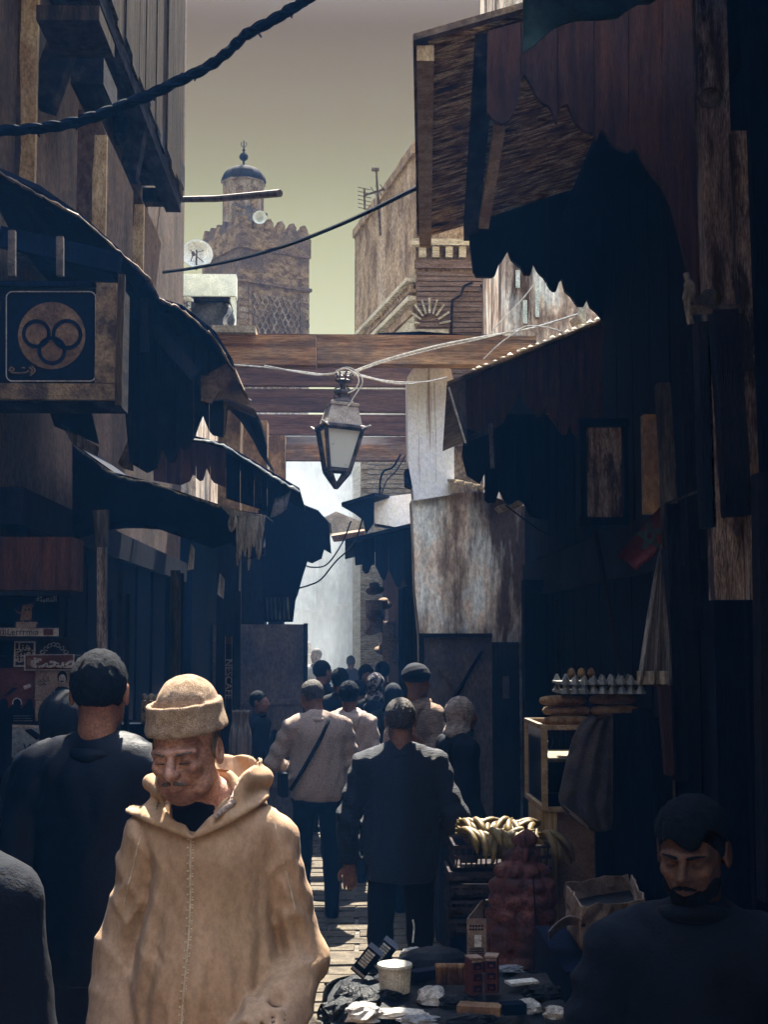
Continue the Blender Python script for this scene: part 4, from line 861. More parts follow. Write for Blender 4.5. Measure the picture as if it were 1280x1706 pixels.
# dark doorway right (875+)
DW = thing('doorway', 'pitch-dark shop doorway with thin frame right of the grimy wall', 'doorway', PY(930, 1400, 11.6))
a = PY(874, 966, 11.6)
B().span((a.x, 11.6, 0), (a.x + .06, 11.8, a.z)).obj('jamb', M['darkwood'], DW); B().span((a.x, 11.58, a.z - .06), (1.99, 11.8, a.z)).obj('head', M['darkwood'], DW)
B().span((a.x + .06, 11.7, 0), (1.99, 11.78, a.z - .06)).obj('leaf', M['signblack'], DW)  # black sheet standing in for the darkness of the opening
for x in (925, 962): p = PY(x, 1000, 11.66); B().span((p.x, 11.66, .2), (p.x + .012, 11.7, p.z)).obj('strip', M['dimwood'], DW)
# metal door with diagonal bar
MD = thing('door', 'grey painted metal door with a diagonal bar set in the grimy wall', 'door', PY(760, 1300, 13.1))
a, b_ = PY(700, 1057, 13.1), PY(820, 1062, 13.1)
B().span((a.x, 13.1, .02), (b_.x, 13.16, a.z)).obj('leaf', M['steel'], MD)
B().span((a.x - .01, 13.07, .02), (a.x + .035, 13.1, a.z + .01)).obj('edge_strip', M['dimwood'], MD)
B().span((a.x + .035, 13.07, a.z - .03), (b_.x, 13.1, a.z + .01)).obj('edge_strip', M['dimwood'], MD)
B().bar(PY(803, 1085, 13.07), PY(722, 1222, 13.07), .03, .03, up=(0, 1, 0)).obj('diagonal_bar', M['ink'], MD)
B().bar(PY(730, 1110, 13.08), PY(775, 1165, 13.08), .02, .02, up=(0, 1, 0)).obj('diagonal_bar', M['steel'], MD)
c = PY(843, 1145, 13.05); B().span(c - Vector((.03, .02, .1)), c + Vector((.03, .02, .1))).obj('latch', M['steel'], MD)
# pale stub of a further door beside
tag(B().span((PY(822, 1060, 13.0).x, 13.12, 0), (PY(868, 1060, 13.0).x, 13.2, PY(822, 1070, 13).z)).obj('door_frame', M['dimwood']), 'grimy boarded strip between the metal door and the dark doorway', 'door frame')

# top awning
TA = thing('awning', 'big upper right plank awning with splintered underside and scalloped boards', 'awning', (1.2, 7, 4))
Yn, Yf = 6.0, 8.85
n0, n1 = PY(695, 86, Yn), PY(878, 33, Yn); sl_ = (n1.z - n0.z) / (n1.x - n0.x)
f0 = PY(701, 398, Yf)
def near_pt(x): return Vector((n0.x + x, Yn, n0.z + sl_ * x))
def far_pt(x): return Vector((f0.x + x, Yf, f0.z + sl_ * x))
NP = 17
for k in range(NP):
    t0, t1 = k / NP, (k + 1) / NP - .006
    a0, a1 = near_pt(.05).lerp(far_pt(.05), t0), near_pt(.05).lerp(far_pt(.05), t1); L_ = Vector((1.75, 0, sl_ * 1.75)); j = Vector((0, 0, random.uniform(-.012, .012)))
    B().slab([a0 + j, a1 + j, a1 + L_ + j, a0 + L_ + j], (0, 0, .03)).obj('roof_plank', M['woodx'], TA)
B().slab([near_pt(-.02) + Vector((0, -.05, .034)), far_pt(-.02) + Vector((0, .05, .034)), far_pt(1.8) + Vector((0, .05, .034)), near_pt(1.8) + Vector((0, -.05, .034))], (0, 0, .03)).obj('roof_sheet', M['tin'], TA)
B().bar(near_pt(.035) - Vector((0, .03, .03)), far_pt(.03) - Vector((0, 0, .03)), .075, .07).obj('eave_beam', M['edge'], TA)
B().bar(near_pt(.30) - Vector((0, 0, .06)), far_pt(.32) - Vector((0, 0, .06)), .09, .1).obj('rafter', M['timber'], TA)
B().bar(PY(832, 215, 6.7), PY(806, 375, 7.6), .055, .05).obj('rafter', M['edge'], TA)
B().bar(PY(832, 100, 6.4), PY(832, 215, 7.2), .05, .05).obj('rafter', M['timber'], TA)
# near scalloped boards
xs = [812, 868, 930, 990, 1048, 1105, 1165]
top = [(812, 52), (878, 34), (1165, -45)]
bot = [(812, 186), (824, 200), (836, 206), (850, 200), (860, 180), (868, 150), (869, 120), (880, 130), (895, 160), (906, 172), (918, 176), (925, 200), (930, 205), (931, 180), (946, 172), (960, 205), (975, 218), (989, 220), (994, 240), (1000, 215), (1012, 222), (1020, 240), (1047, 252), (1060, 245), (1080, 280), (1104, 310), (1120, 340), (1140, 420), (1165, 520)]
fascia(TA, 5.95, xs, top, bot, m='board', t=.035)
for x in (1010, 1080, 1150): pass
# far hanging scalloped boards: dark silhouette against the light
xs = [783, 826, 868, 912, 958, 1006, 1060, 1120, 1180]
top = [(783, 372), (1180, 240)]
bot = [(783, 400), (790, 460), (824, 461), (828, 452), (831, 440), (840, 432), (846, 413), (851, 430), (862, 440), (870, 446), (872, 456), (886, 457), (889, 438), (893, 436), (896, 452), (908, 462), (916, 478), (921, 484), (930, 484), (933, 466), (938, 464), (940, 482), (952, 492), (962, 508), (974, 510), (978, 492), (984, 510), (996, 520), (1005, 532), (1030, 560), (1180, 700)]
fascia(TA, 8.75, xs, top, bot, m='darkwood', t=.05)
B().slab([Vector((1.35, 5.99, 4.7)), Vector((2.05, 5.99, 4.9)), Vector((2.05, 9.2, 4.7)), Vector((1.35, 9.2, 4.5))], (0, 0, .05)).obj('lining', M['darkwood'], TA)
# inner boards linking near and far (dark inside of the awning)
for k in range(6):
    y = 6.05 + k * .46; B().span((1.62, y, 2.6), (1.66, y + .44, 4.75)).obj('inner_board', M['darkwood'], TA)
# wall house above the awning
# green awning
t = thing('green_awning', 'faded dark green scalloped cloth hanging at the top right corner', 'awning', PY(960, 60, 4.6))
xs_ = np.linspace(872, 1100, 14); bg_ = [(872, 88), (880, 86), (900, 66), (930, 42), (960, 34), (1000, 33), (1030, 30), (1060, 6), (1080, 8), (1100, -4)]
B().sheet([[PY(x, -60 + (interp(bg_, x) + 60) * j / 4, 4.6 + .02 * math.sin(x * .05 + j)) for j in range(5)] for x in xs_], (0, .01, 0)).obj('valance', M['green'], t, smooth=True)
B().sheet([[Vector((x, y, z + .02 * math.sin(x * 9))) for y, z in ((1.6, 3.9), (3.2, 4.0), (4.6, 4.13), (5.7, 4.62))] for x in np.linspace(.60, 2.3, 9)], (0, 0, .012)).obj('roof_cloth', M['green'], t, smooth=True)  # unseen roof stretch, extended to shade the bearded man
cu = B()
cu.sheet([[Vector((x, .95 + .05 * math.sin(x * 22), z)) for z in (0.02, 1.0, 2.0, 3.0, 3.85)] for x in np.linspace(.62, 2.25, 26)], (0, .012, 0))
cu.obj('shade_curtain', M['green'], t, smooth=True)  # unseen panel, added to block light from behind the bearded man
# second awning
SA = thing('awning', 'second right awning of red-brown scalloped boards with a folded tin end', 'awning', (1.3, 9.5, 3.2))
top = [(745, 645), (775, 630), (1006, 537), (1075, 512)]
xs = [776, 808, 850, 893, 933, 973, 1010, 1042, 1075]
bot = [(776, 712), (800, 720), (820, 716), (840, 704), (844, 690), (850, 682), (858, 675), (864, 658), (867, 650), (871, 668), (880, 676), (890, 682), (897, 700), (903, 690), (907, 682), (911, 677), (915, 692), (925, 705), (935, 722), (944, 726), (948, 712), (951, 704), (955, 720), (968, 735), (985, 770), (1075, 820)]
fascia(SA, 9.3, xs, [(a, b_ + 4) for a, b_ in top], bot, m='board', t=.035)
e0, e1 = PY(745, 641, 9.25), PY(1075, 508, 9.25)
roof(SA, [e0, e1, e1 + Vector((.1, 2.6, -.1)), e0 + Vector((.15, 2.6, -.1))], .02, 'tin')
for k in range(22): c = e0.lerp(e1, .12 + k * .037 + random.uniform(0, .015)); B().lathe([(.001, 0), (random.uniform(.012, .03), .004), (.001, random.uniform(.01, .025))], c + Vector((0, -.03, .02)), 6).obj('rubble', M['palecable'], SA)
B().slab([PY(x, y, 9.28) for x, y in ((744, 643), (775, 630), (779, 742), (772, 735))], (0, .02, 0)).obj('tin_end', M['steel'], SA)
B().slab([PY(x, y, 9.5) for x, y in ((776, 700), (815, 712), (822, 760), (800, 806), (778, 792), (770, 758))], (0, .02, 0)).obj('tin_flap', M['blacktin'], SA)
B().slab([PY(x, y, 9.26) for x, y in ((777, 726), (815, 713), (816, 721), (778, 735))], (0, .03, 0)).obj('batten', M['postwood'], SA)
B().bar(PY(818, 706, 9.2), PY(821, 780, 9.2), .025, .025).obj('hanger', M['iron'], SA)
B().bar(PY(748, 645, 9.2), PY(776, 738, 9.2), .012, .012).obj('edge_wire', M['palecable'], SA)
xs = [808, 832, 858, 884, 930, 980, 1040]
fascia(SA, 11.2, xs, [(808, 690), (1040, 690)], [(808, 832), (813, 838), (829, 836), (831, 820), (834, 814), (838, 830), (846, 842), (856, 838), (862, 832), (872, 835), (884, 860), (1040, 900)], m='darkwood', t=.05)
B().slab([PY(x, y, 11.6) for x, y in ((830, 842), (872, 832), (872, 840), (838, 852))], (0, .3, 0)).obj('ledge', M['plank'], SA)
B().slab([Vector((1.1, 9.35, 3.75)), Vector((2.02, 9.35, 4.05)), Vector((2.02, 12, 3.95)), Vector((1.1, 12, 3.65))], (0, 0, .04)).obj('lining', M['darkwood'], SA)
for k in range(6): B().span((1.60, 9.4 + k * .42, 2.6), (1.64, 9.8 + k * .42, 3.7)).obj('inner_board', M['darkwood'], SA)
# insulator / pipe bits on second awning ridge
tag(B().span(PY(966, 545, 9.5), PY(977, 505, 9.5) + Vector((0, .06, 0))).obj('junction_box', M['paleroof']), 'small pale junction box standing on the ridge of the second awning', 'box')
tag(B().bar(PY(953, 540, 9.4), PY(967, 533, 9.4), .05, .05).obj('tin_can', M['pale']), 'little pale tin lying on the ridge left of the junction box', 'tin')

# flag
FL = thing('flag', 'small red flag with a dark green star hanging on a stick at the right', 'flag', PY(1105, 950, 5.9))
sil = [(1103, 845), (1030, 925), (1061, 949), (1082, 930), (1103, 908)]
G = [[PY(*a, 5.9) for a in ((1103, 842), (1066, 884), (1030, 925))], [PY(*a, 5.93) for a in ((1104, 872), (1078, 905), (1046, 938))], [PY(*a, 5.88) for a in ((1104, 905), (1088, 926), (1061, 950))]]
G2 = []
for i in range(7):
    r_ = []
    for j in range(9):
        u_, v_ = i / 6 * 2, j / 8 * 2; i0, j0 = min(int(u_), 1), min(int(v_), 1); a, b_ = u_ - i0, v_ - j0
        P = G[i0][j0] * (1 - a) * (1 - b_) + G[i0 + 1][j0] * a * (1 - b_) + G[i0][j0 + 1] * (1 - a) * b_ + G[i0 + 1][j0 + 1] * a * b_
        r_.append(P + Vector((0, .012 * math.sin(i * 1.3 + j * .8), 0)))
    G2.append(r_)
B().sheet(G2, (0, .004, 0)).obj('cloth', M['flagred'], FL, smooth=True)
st = []; cx, cy = 1083, 893
for k in range(5): t = rad(-98 + 144 * k); st.append(Vector((cx + 21 * math.cos(t), cy + 25 * math.sin(t))))
b = B()
for k in range(5): a, c_ = st[k], st[(k + 1) % 5]; b.bar(PY(a.x, a.y, 5.86 - .001 * k), PY(c_.x, c_.y, 5.86 - .001 * k), .011, .003, up=(0, 1, 0))
b.obj('star', M['green'], FL)
B().bar(PY(1100, 750, 5.9), PY(1106, 915, 5.9), .012, .012).obj('stick', M['postwood'], FL)
B().bar(PY(1103, 842, 5.92), PY(1165, 818, 5.92), .01, .01).obj('bracket', M['postwood'], FL)
# hanging plastic bag
G = []
for i in range(11):
    t = i / 10; G.append([PY(1104 - 4 * s_ + (1062 + 60 * s_ - 1104 + 4 * s_) * t ** .8, 905 + (1142 - 905) * t, 6.0 + .05 * math.sin(s_ * 16 + i * .3) * t) for s_ in np.linspace(0, 1, 13)])
t = thing('plastic_bag', 'long clear plastic bag hanging in folds below the red flag', 'plastic bag', PY(1090, 1142, 6))
B().sheet(G, (0, .01, 0)).obj('film', M['plastic'], t, smooth=True)
B().sheet([[PY(x, y, 5.97) for x in (1064, 1085, 1105, 1118)] for y in (1118, 1140)], (0, .03, 0)).obj('contents', M['ragcloth'], t)
B().tube([PY(1104, 915, 6), PY(1104, 880, 6.0)], .004, 5).obj('string', M['ragcloth'], t)

# ================================================================ STREET LANTERN
LY = 12.0
lp = PY(567, 712, LY)
LT = thing('street_lantern', 'old square iron street lantern with dusty glass hanging over the middle of the lane', 'street lamp', lp)
LR = Euler((0, rad(4), rad(14))).to_matrix()
def lb(rings, a=4):
    """rings: (half width, z) square section"""
    b = B(); vs_ = []
    for r, z in rings: vs_ += [LR @ Vector((i * r, j * r, z)) + lp for i, j in ((-1, -1), (1, -1), (1, 1), (-1, 1))]
    n = len(rings); fs = [(3, 2, 1, 0), tuple(range(4 * n - 4, 4 * n))]
    for i in range(n - 1): fs += [(4 * i + k, 4 * i + (k + 1) % 4, 4 * i + 4 + (k + 1) % 4, 4 * i + 4 + k) for k in range(4)]
    return b.add(vs_, fs)
lb([(.155, .012), (.15, .03), (.118, .16), (.115, .17), (.125, .175), (.125, .20), (.10, .205)]).obj('hood', M['lampskin'], LT)
lb([(.165, -.035), (.19, -.02), (.19, .0), (.155, .012)]).obj('eave', M['iron'], LT)
for i, j in ((-1, -1), (1, -1), (1, 1), (-1, 1)):
    B().bar(LR @ Vector((i * .165, j * .165, -.02)) + lp, LR @ Vector((i * .21, j * .21, .012)) + lp, .07, .008, w2=.012).obj('corner_tab', M['palecable'], LT)
    B().bar(LR @ Vector((i * .158, j * .158, -.03)) + lp, LR @ Vector((i * .088, j * .088, -.38)) + lp, .028, .028).obj('frame_bar', M['iron'], LT)
    b = B().bar(LR @ Vector((i * .088, j * .088, -.38)) + lp, LR @ Vector((0, 0, -.52)) + lp, .032, .032); b.obj('cradle_bar', M['iron'], LT)
    a_, c_ = ((i, j), (-j, i))
    t0, t1 = Vector((a_[0] * .148, a_[1] * .148, -.04)), Vector((c_[0] * .148, c_[1] * .148, -.04)); u0, u1 = Vector((c_[0] * .086, c_[1] * .086, -.36)), Vector((a_[0] * .086, a_[1] * .086, -.36))
    nn = Vector((a_[0] + c_[0], a_[1] + c_[1], 0)).normalized() * .004
    B().slab([LR @ q + lp for q in (t0, t1, u0, u1)], LR @ nn).obj('pane', M['glass'] if nn.y < 0 or nn.x > 0 else M['clear'], LT)
    B().bar(LR @ Vector((a_[0] * .088, a_[1] * .088, -.37)) + lp, LR @ Vector((c_[0] * .088, c_[1] * .088, -.37)) + lp, .02, .03).obj('bottom_rail', M['iron'], LT)
B().lathe([(.001, -.34), (.05, -.35), (.05, -.365), (.001, -.37)], lp, 10, LR).obj('socket_plate', M['palecable'], LT)
B().lathe([(.11, .2), (.10, .225), (.05, .25), (.035, .27), (.065, .29), (.075, .305), (.05, .32), (.025, .335), (.028, .36), (.04, .38), (.025, .395)], lp, 12, LR).obj('neck', M['iron'], LT, smooth=True)
for k in range(2):
    b = B()
    for s_ in (-1, 1): b.tube([LR @ Vector((s_ * (.03 + .045 * math.sin(q)), 0, .235 + .04 * k + .035 * (1 - math.cos(q)))) + lp for q in np.linspace(0, math.pi, 8)], .008, 5)
    b.obj('scroll', M['iron'], LT)
b = B()
for k in range(8):
    an = k * math.pi / 4; b.tube([LR @ Vector((r * math.cos(an), r * math.sin(an), z)) + lp for r, z in ((.03, .39), (.06, .40), (.075, .43), (.06, .455), (.085, .47))], .009, 5)
b.lathe([(.05, .395), (.075, .405), (.05, .415)], lp, 10, LR)
b.obj('crown', M['iron'], LT)
def cable(pts, Y, r, m, label, name='cable', n=6, mid=None):
    P = [PY(x, y, Y if not isinstance(Y, (list, tuple)) else Y[i]) for i, (x, y) in enumerate(pts)]
    C_ = curve(P, 8); o = B().tube(C_, r, n).obj(name, M[m], org=P[0]); return tag(o, label, 'cable')
cable([(556, 622), (575, 614), (592, 622), (598, 634), (592, 648), (580, 655)], 11.9, .006, 'palecable', 'inner pale wire loop curling down onto the lantern neck')
cable([(560, 618), (580, 612), (600, 624), (604, 638), (596, 652), (588, 664), (584, 672), (578, 679)], 11.86, .006, 'palecable', 'outer pale wire loop reaching the lantern hood')
C1 = cable([(360, 606), (430, 611), (500, 619), (545, 624), (580, 620), (640, 634), (700, 637), (745, 629)], 12.3, .008, 'palecable', 'pale double wire crossing under the cedar header behind the lantern crown')
cable([(440, 609), (520, 624), (560, 622), (598, 626), (650, 638), (690, 640)], 12.2, .008, 'palecable', 'lower pale wire twin running right from the lantern crown')
cable([(590, 618), (640, 600), (720, 578), (800, 562), (860, 552), (900, 543), (975, 520)], 12.2, .010, 'palecable', 'thick sunlit wire rising right from the lantern crown over the header')
cable([(592, 620), (642, 603), (722, 582), (800, 565), (862, 549), (880, 543), (910, 545), (935, 552)], 12.1, .006, 'palecable', 'thinner sunlit wire beside the thick one rising right')
cable([(818, 556), (835, 535), (858, 512), (880, 487), (905, 452)], 12, .006, 'palecable', 'thin wire slanting up across the plaster house at the right')
cable([(806, 598), (830, 575), (850, 560), (870, 548)], 12, .006, 'palecable', 'short thin wire dropping from the sunlit wires to the header')
cable([(250, 456), (320, 447), (400, 431), (480, 408), (560, 377), (620, 350), (670, 325), (699, 311)], (14, 13.4, 12.8, 12, 11.2, 10.4, 9.6, 8.85), .016, 'cable', 'long thin dark cable sagging from the tan house past the minaret')
cable([(843, 842), (870, 862), (905, 886), (945, 900), (985, 905)], 11, .007, 'cable', 'thin black wire drooping over the grimy wall')
cable([(585, 868), (570, 905), (545, 940), (520, 945), (505, 940)], 14, .008, 'cable', 'thin wire hanging before the smoke by the left canopy, upper one')
cable([(605, 862), (590, 905), (560, 935), (535, 965), (515, 975), (494, 982), (495, 992)], 13.9, .008, 'cable', 'thin wire hanging before the smoke ending in a hook')
cable([(668, 757), (655, 778), (640, 785), (634, 800), (633, 822)], 14.8, .012, 'cable', 'short black wire curling against the brick under the joists')
cable([(680, 752), (660, 785), (645, 800), (636, 822)], 14.7, .007, 'cable', 'thin black wire straight beside the curled one')
# thick wrapped cable bundle across the upper left
pts = [(-40, 219), (0, 218), (60, 214), (110, 207), (160, 193), (205, 176), (250, 158), (300, 134), (345, 112), (380, 86), (410, 58), (450, 36), (490, 12), (530, -14), (570, -40)]
C_ = curve([PY(x, y, 6 - i * .04) for i, (x, y) in enumerate(pts)], 12)
TB = thing('cable_bundle', 'thick black taped cable bundle sagging across the upper left', 'cable', C_[0])
B().tube(C_, [.021 + .004 * math.sin(i * .9) + random.uniform(-.002, .002) for i in range(len(C_))], 8).obj('core', M['cable'], TB)
for s_ in (0, 2.1, 4.2):
    B().tube([p + Vector((0, .014 * math.cos(i * .28 + s_), .016 * math.sin(i * .28 + s_))) for i, p in enumerate(C_)], .011, 6).obj('strand', M['cable'], TB)
for i in range(6, len(C_), 17): B().tube([C_[i], C_[i] + Vector((random.uniform(-.02, .03), 0, -.035))], .004, 4).obj('loose_tie', M['cable'], TB)

# ================================================================ MARKET GOODS
# glass cabinet
GY = 6.9
CB = thing('display_cabinet', 'wood-framed glass display cabinet standing on a carton at the right stall', 'cabinet', PY(930, 1350, GY))
c0_, c1_ = PY(907, 1212, GY), PY(907, 1348, GY)          # near left corner top/bottom
bx = PY(877, 1198, GY + 1).x
dy = .62; wd = .62
X0 = c0_.x; z1 = c0_.z; z0 = c1_.z; dx = PY(877, 1200, GY + dy).x - X0
cor = [Vector((X0, GY, 0)), Vector((X0 + wd, GY, 0)), Vector((X0 + wd + dx, GY + dy, 0)), Vector((X0 + dx, GY + dy, 0))]
Z = lambda p, z: Vector((p.x, p.y, z))
for i in range(4):
    w_ = .028 if i == 0 else .02
    B().bar(Z(cor[i], z0), Z(cor[i], z1), w_, w_, up=(0, 1, 0)).obj('upright', M['frame'], CB)
    for z, m in ((z1, 'frame'), (z0, 'frame')): B().bar(Z(cor[i], z), Z(cor[(i + 1) % 4], z), .022, .022).obj('rail', M[m], CB)
    if i != 2: B().slab([Z(cor[i], z0 + .012), Z(cor[(i + 1) % 4], z0 + .012), Z(cor[(i + 1) % 4], z1 - .012), Z(cor[i], z1 - .012)], (0, .003, 0) if i == 0 else (.003, 0, 0)).obj('glass_pane', M['clear'], CB)
zs = PY(915, 1270, GY).z
B().slab([Z(c, zs) + Vector((0, .01, 0)) for c in cor], (0, 0, .014)).obj('shelf', M['frame'], CB)
B().slab([Z(c, z0) for c in cor], (0, 0, .01)).obj('base_board', M['darkwood'], CB)
B().slab([Z(cor[2], z0), Z(cor[3], z0), Z(cor[3], z1), Z(cor[2], z1)], (0, .01, 0)).obj('back_board', M['darkwood'], CB)
wr = B().bar((-.05, 0, .02), (0, 0, -.02), .008, .004).bar((0, 0, -.02), (.05, 0, .01), .008, .004).mesh('hook', M['frame'])
for k in range(7):
    for j in range(2): link('hook', wr, CB, Z(cor[0].lerp(cor[3], .3 + .35 * j), z1 - .06 - k * .045) - ORG[CB.name] + Vector((.03, 0, 0)), (0, random.uniform(-.3, .3), rad(100)))
# carton under it
CT = thing('carton', 'tall brown carton with ridged edge under the glass cabinet', 'box', (X0, GY, 0))
B().span((X0 + .06, GY + .03, 0), (X0 + .42, GY + .5, z0 - .012)).obj('carton_body', M['carton'], CT)
B().span((X0 - .015, GY + .0, 0), (X0 + .058, GY + .5, z0 - .015)).obj('ridged_edge', M['straw'], CT)
# bread, egg trays on the cabinet
def loaf(cx, cy, cz, l, r, name, label, rz=0, flat_=.6):
    b = B(); R = Matrix.Rotation(rz, 3, 'Z'); n = 9; prof = []
    for k in range(n): t = math.pi * k / (n - 1); prof.append((max(.003, r * math.sin(t) ** .5), -l / 2 * math.cos(t)))
    ax = R @ Matrix(((0, 0, 1), (0, 1, 0), (flat_, 0, 0))).to_3x3()
    b.lathe(prof, (cx, cy, cz), 12, ax); o = b.obj(name, M['bread'], smooth=True, org=(cx, cy, cz)); return tag(o, label, 'bread', 'loaves stacked on the glass cabinet')
bz = z1 + .022
cx_, cy_ = PY(950, 1200, GY + .2).x, GY + .16
for k, (dx_, dz, L, rz) in enumerate(((0, 0, 'bottom left', .05), (.0, .05, 'middle left', -.05), (-.02, .1, 'top left', .08), (.25, 0, 'bottom right', .1), (.24, .05, 'middle right', -.1), (.23, .105, 'top right', .12))):
    loaf(cx_ + dx_ - .02, cy_ + .02 * (k % 2), bz + dz, .24, .045, 'bread_loaf', f'long flat crusty loaf, {L} of the stack on the cabinet', rz)
T0 = PY(928, 1180, GY + .25)
for j in range(2):
    zt_ = bz + .135 + j * .045
    b = B(); b.span((T0.x, GY + .1, zt_), (T0.x + .42, GY + .4, zt_ + .012))
    for i in range(9):
        for q in range(2): b.lathe([(.026, 0), (.006, .045)], (T0.x + .025 + i * .046, GY + .1 + q * .3, zt_), 4)
    tag(b.obj('egg_tray', M['egg'], org=(T0.x + .2, GY + .25, zt_)), 'grey moulded egg tray on top of the loaves, ' + ('lower' if j == 0 else 'upper') + ' of two', 'egg tray', 'egg trays on the loaves')
for k in range(3):
    c = Vector((T0.x + .06 + k * .05, GY + .15, bz + .235)); tag(B().lathe([(.001, -.026), (.018, -.015), (.021, 0), (.014, .02), (.001, .027)], c, 10).obj('egg', M['bread'], smooth=True), 'egg resting on the upper grey tray, ' + ['leftmost', 'middle', 'rightmost'][k], 'egg', 'eggs on the upper tray')

# crates stacked, bananas on top
CRY = 6.75
cm = None
tops = [(1402, 748, 822), (1446, 758, 822), (1470, 748, 815), (1497, 748, 815), (1530, 744, 812)]
zcr = []
ys = [1408, 1452, 1474, 1500, 1532, 1564]
for i in range(5):
    a, b_ = PY(750 + (6 if i == 0 else -2 * (i % 2)), ys[i], CRY), PY(822, ys[i + 1] - 2, CRY)
    t = thing('crate', 'slatted grey plastic crate of the banana stack, ' + ['topmost under the bananas', 'second from the top', 'third from the top', 'fourth from the top', 'lowest one in sight'][i], 'crate', (a.x, CRY, b_.z), 'crates under the bananas')
    H = a.z - b_.z; Wd = .46
    b = B(); x0_ = a.x
    b.span((x0_, CRY, b_.z), (x0_ + Wd, CRY + .34, b_.z + .012))
    for zz in (b_.z, b_.z + H * .45, b_.z + H - .016):
        b.span((x0_, CRY, zz), (x0_ + Wd, CRY + .012, zz + .014)).span((x0_, CRY + .33, zz), (x0_ + Wd, CRY + .342, zz + .014)).span((x0_, CRY + .012, zz), (x0_ + .012, CRY + .33, zz + .014)).span((x0_ + Wd - .012, CRY + .012, zz), (x0_ + Wd, CRY + .33, zz + .014))
    b.obj('rim', M['crate'], t)
    b = B()
    for k in range(19): x = x0_ + .012 + k * .0235; b.bar((x, CRY + .006, b_.z + .012), (x + random.choice((0, .012, -.006)), CRY + .006, b_.z + H - .01), .008, .008, up=(0, 1, 0))
    for k in range(12): y = CRY + .03 + k * .025; b.bar((x0_ + .006, y, b_.z + .012), (x0_ + .006, y, b_.z + H - .01), .008, .008, up=(0, 1, 0))
    b.obj('slats', M['crate'], t)['kind'] = 'stuff'
    B().span((x0_ + .03, CRY - .004, b_.z + H * .3), (x0_ + .11, CRY - .001, b_.z + H * .6)).obj('label_plate', M['crate'], t)
    if i == 0: ztopc = a.z
zl_ = PY(750, 1562, CRY).z
tag(B().span((x0_, CRY, 0), (x0_ + .46, CRY + .34, zl_ - .002)).obj('stall_block', M['darkwood']), 'dark block carrying the crate stack beside the jacket man', 'block')
bm2 = []
for k in range(4):
    L_ = .165 + .015 * k; arc = 1.15 + .2 * k; pts = [(-.022, 0, .006)]; rr = [.0045]; x = z = 0; n = 9
    for i in range(n):
        t = i / (n - 1); an = -.15 + arc * t; pts.append((x, 0, z)); rr.append(.0175 * min(1, .38 + 2.4 * t, .32 + 2.8 * (1 - t))); x += L_ / (n - 1) * math.cos(an); z -= L_ / (n - 1) * math.sin(an)
    rr[-1] = .0045
    bm2.append(B().tube(pts, rr, 8).mesh('banana', M['banana'], True))
bx0 = PY(756, 1400, CRY).x
pos_words = ['lying at the far left edge', 'curling at the left front', 'left of the middle', 'lying in the middle', 'right of the middle', 'at the right rear', 'at the far right by the cabinet']
for h in range(14):
    row = h // 7
    hx = bx0 + .045 + (h % 7) * .063 + random.uniform(-.012, .012); hy = CRY + .06 + row * .13; hz = ztopc + .055 + row * .035 + random.uniform(-.012, .018)
    hand = thing('banana_bunch', ('front' if row == 0 else 'rear') + f' bunch of curved bananas {pos_words[h % 7]} of the heap', 'bananas', (hx, hy, hz), 'banana bunches heaped on the crates')
    yaw = rad(-90) + random.uniform(-1.1, 1.1)
    for k in range(6):
        link('banana', bm2[random.randrange(4)], hand, (random.uniform(-.004, .004), .006 * (k - 2.5), -.011 * (k % 2) - .004 * k), (random.uniform(-.25, .25), random.uniform(-.15, .2), yaw + (k - 2.5) * .23))
# onion sack in net
# ================================================================ TABLE IN FRONT
TY = 4.35; TZ = PY(700, 1640, 4.7).z
TT = thing('stall_table', 'low stall table wrapped in crumpled black plastic at the bottom of the lane', 'table', (.35, 4.7, 0))
tx0, tx1 = -.055, .85
G = []
for i in range(22):
    r_ = []
    for j in range(16):
        x = tx0 + (tx1 - tx0) * i / 21; y = 4.25 + .75 * j / 15; e_ = max(0, 1 - min(i, 21 - i, j, 15 - j) / 2.0)
        r_.append((x, y, TZ - .012 + random.uniform(-.011, .011) - .06 * e_))
    G.append(r_)
B().sheet(G, (0, 0, -.02)).obj('cover', M['blackplastic'], TT, smooth=True)
# hanging skirt with folds
G = []
per = []
for k in range(60):
    t = 2 * math.pi * k / 60; ex = abs(math.cos(t)) ** .5 * (1 if math.cos(t) > 0 else -1); ey = abs(math.sin(t)) ** .5 * (1 if math.sin(t) > 0 else -1)
    per.append(((tx0 + tx1) / 2 + (tx1 - tx0) / 2 * ex, 4.625 + .375 * ey))
per.append(per[0])
for k, (x, y) in enumerate(per):
    f_ = .012 * math.sin(k * 1.05 if k < 60 else 0)
    d = Vector((x - .4, y - 4.625, 0)).normalized()
    G.append([Vector((x, y, TZ - .03)) + d * (.015 + (f_ + .02) * j / 5) + Vector((0, 0, -.14 * j)) for j in range(6)])
B().sheet(G, (0, 0, -.01)).obj('skirt', M['blackplastic'], TT, smooth=True)
for x in (tx0 + .08, tx1 - .08):
    for y in (4.35, 4.9): B().bar((x, y, 0), (x, y, TZ - .06), .04, .04).obj('leg', M['darkwood'], TT)
def on(px, py): return PZ(px, py, TZ)
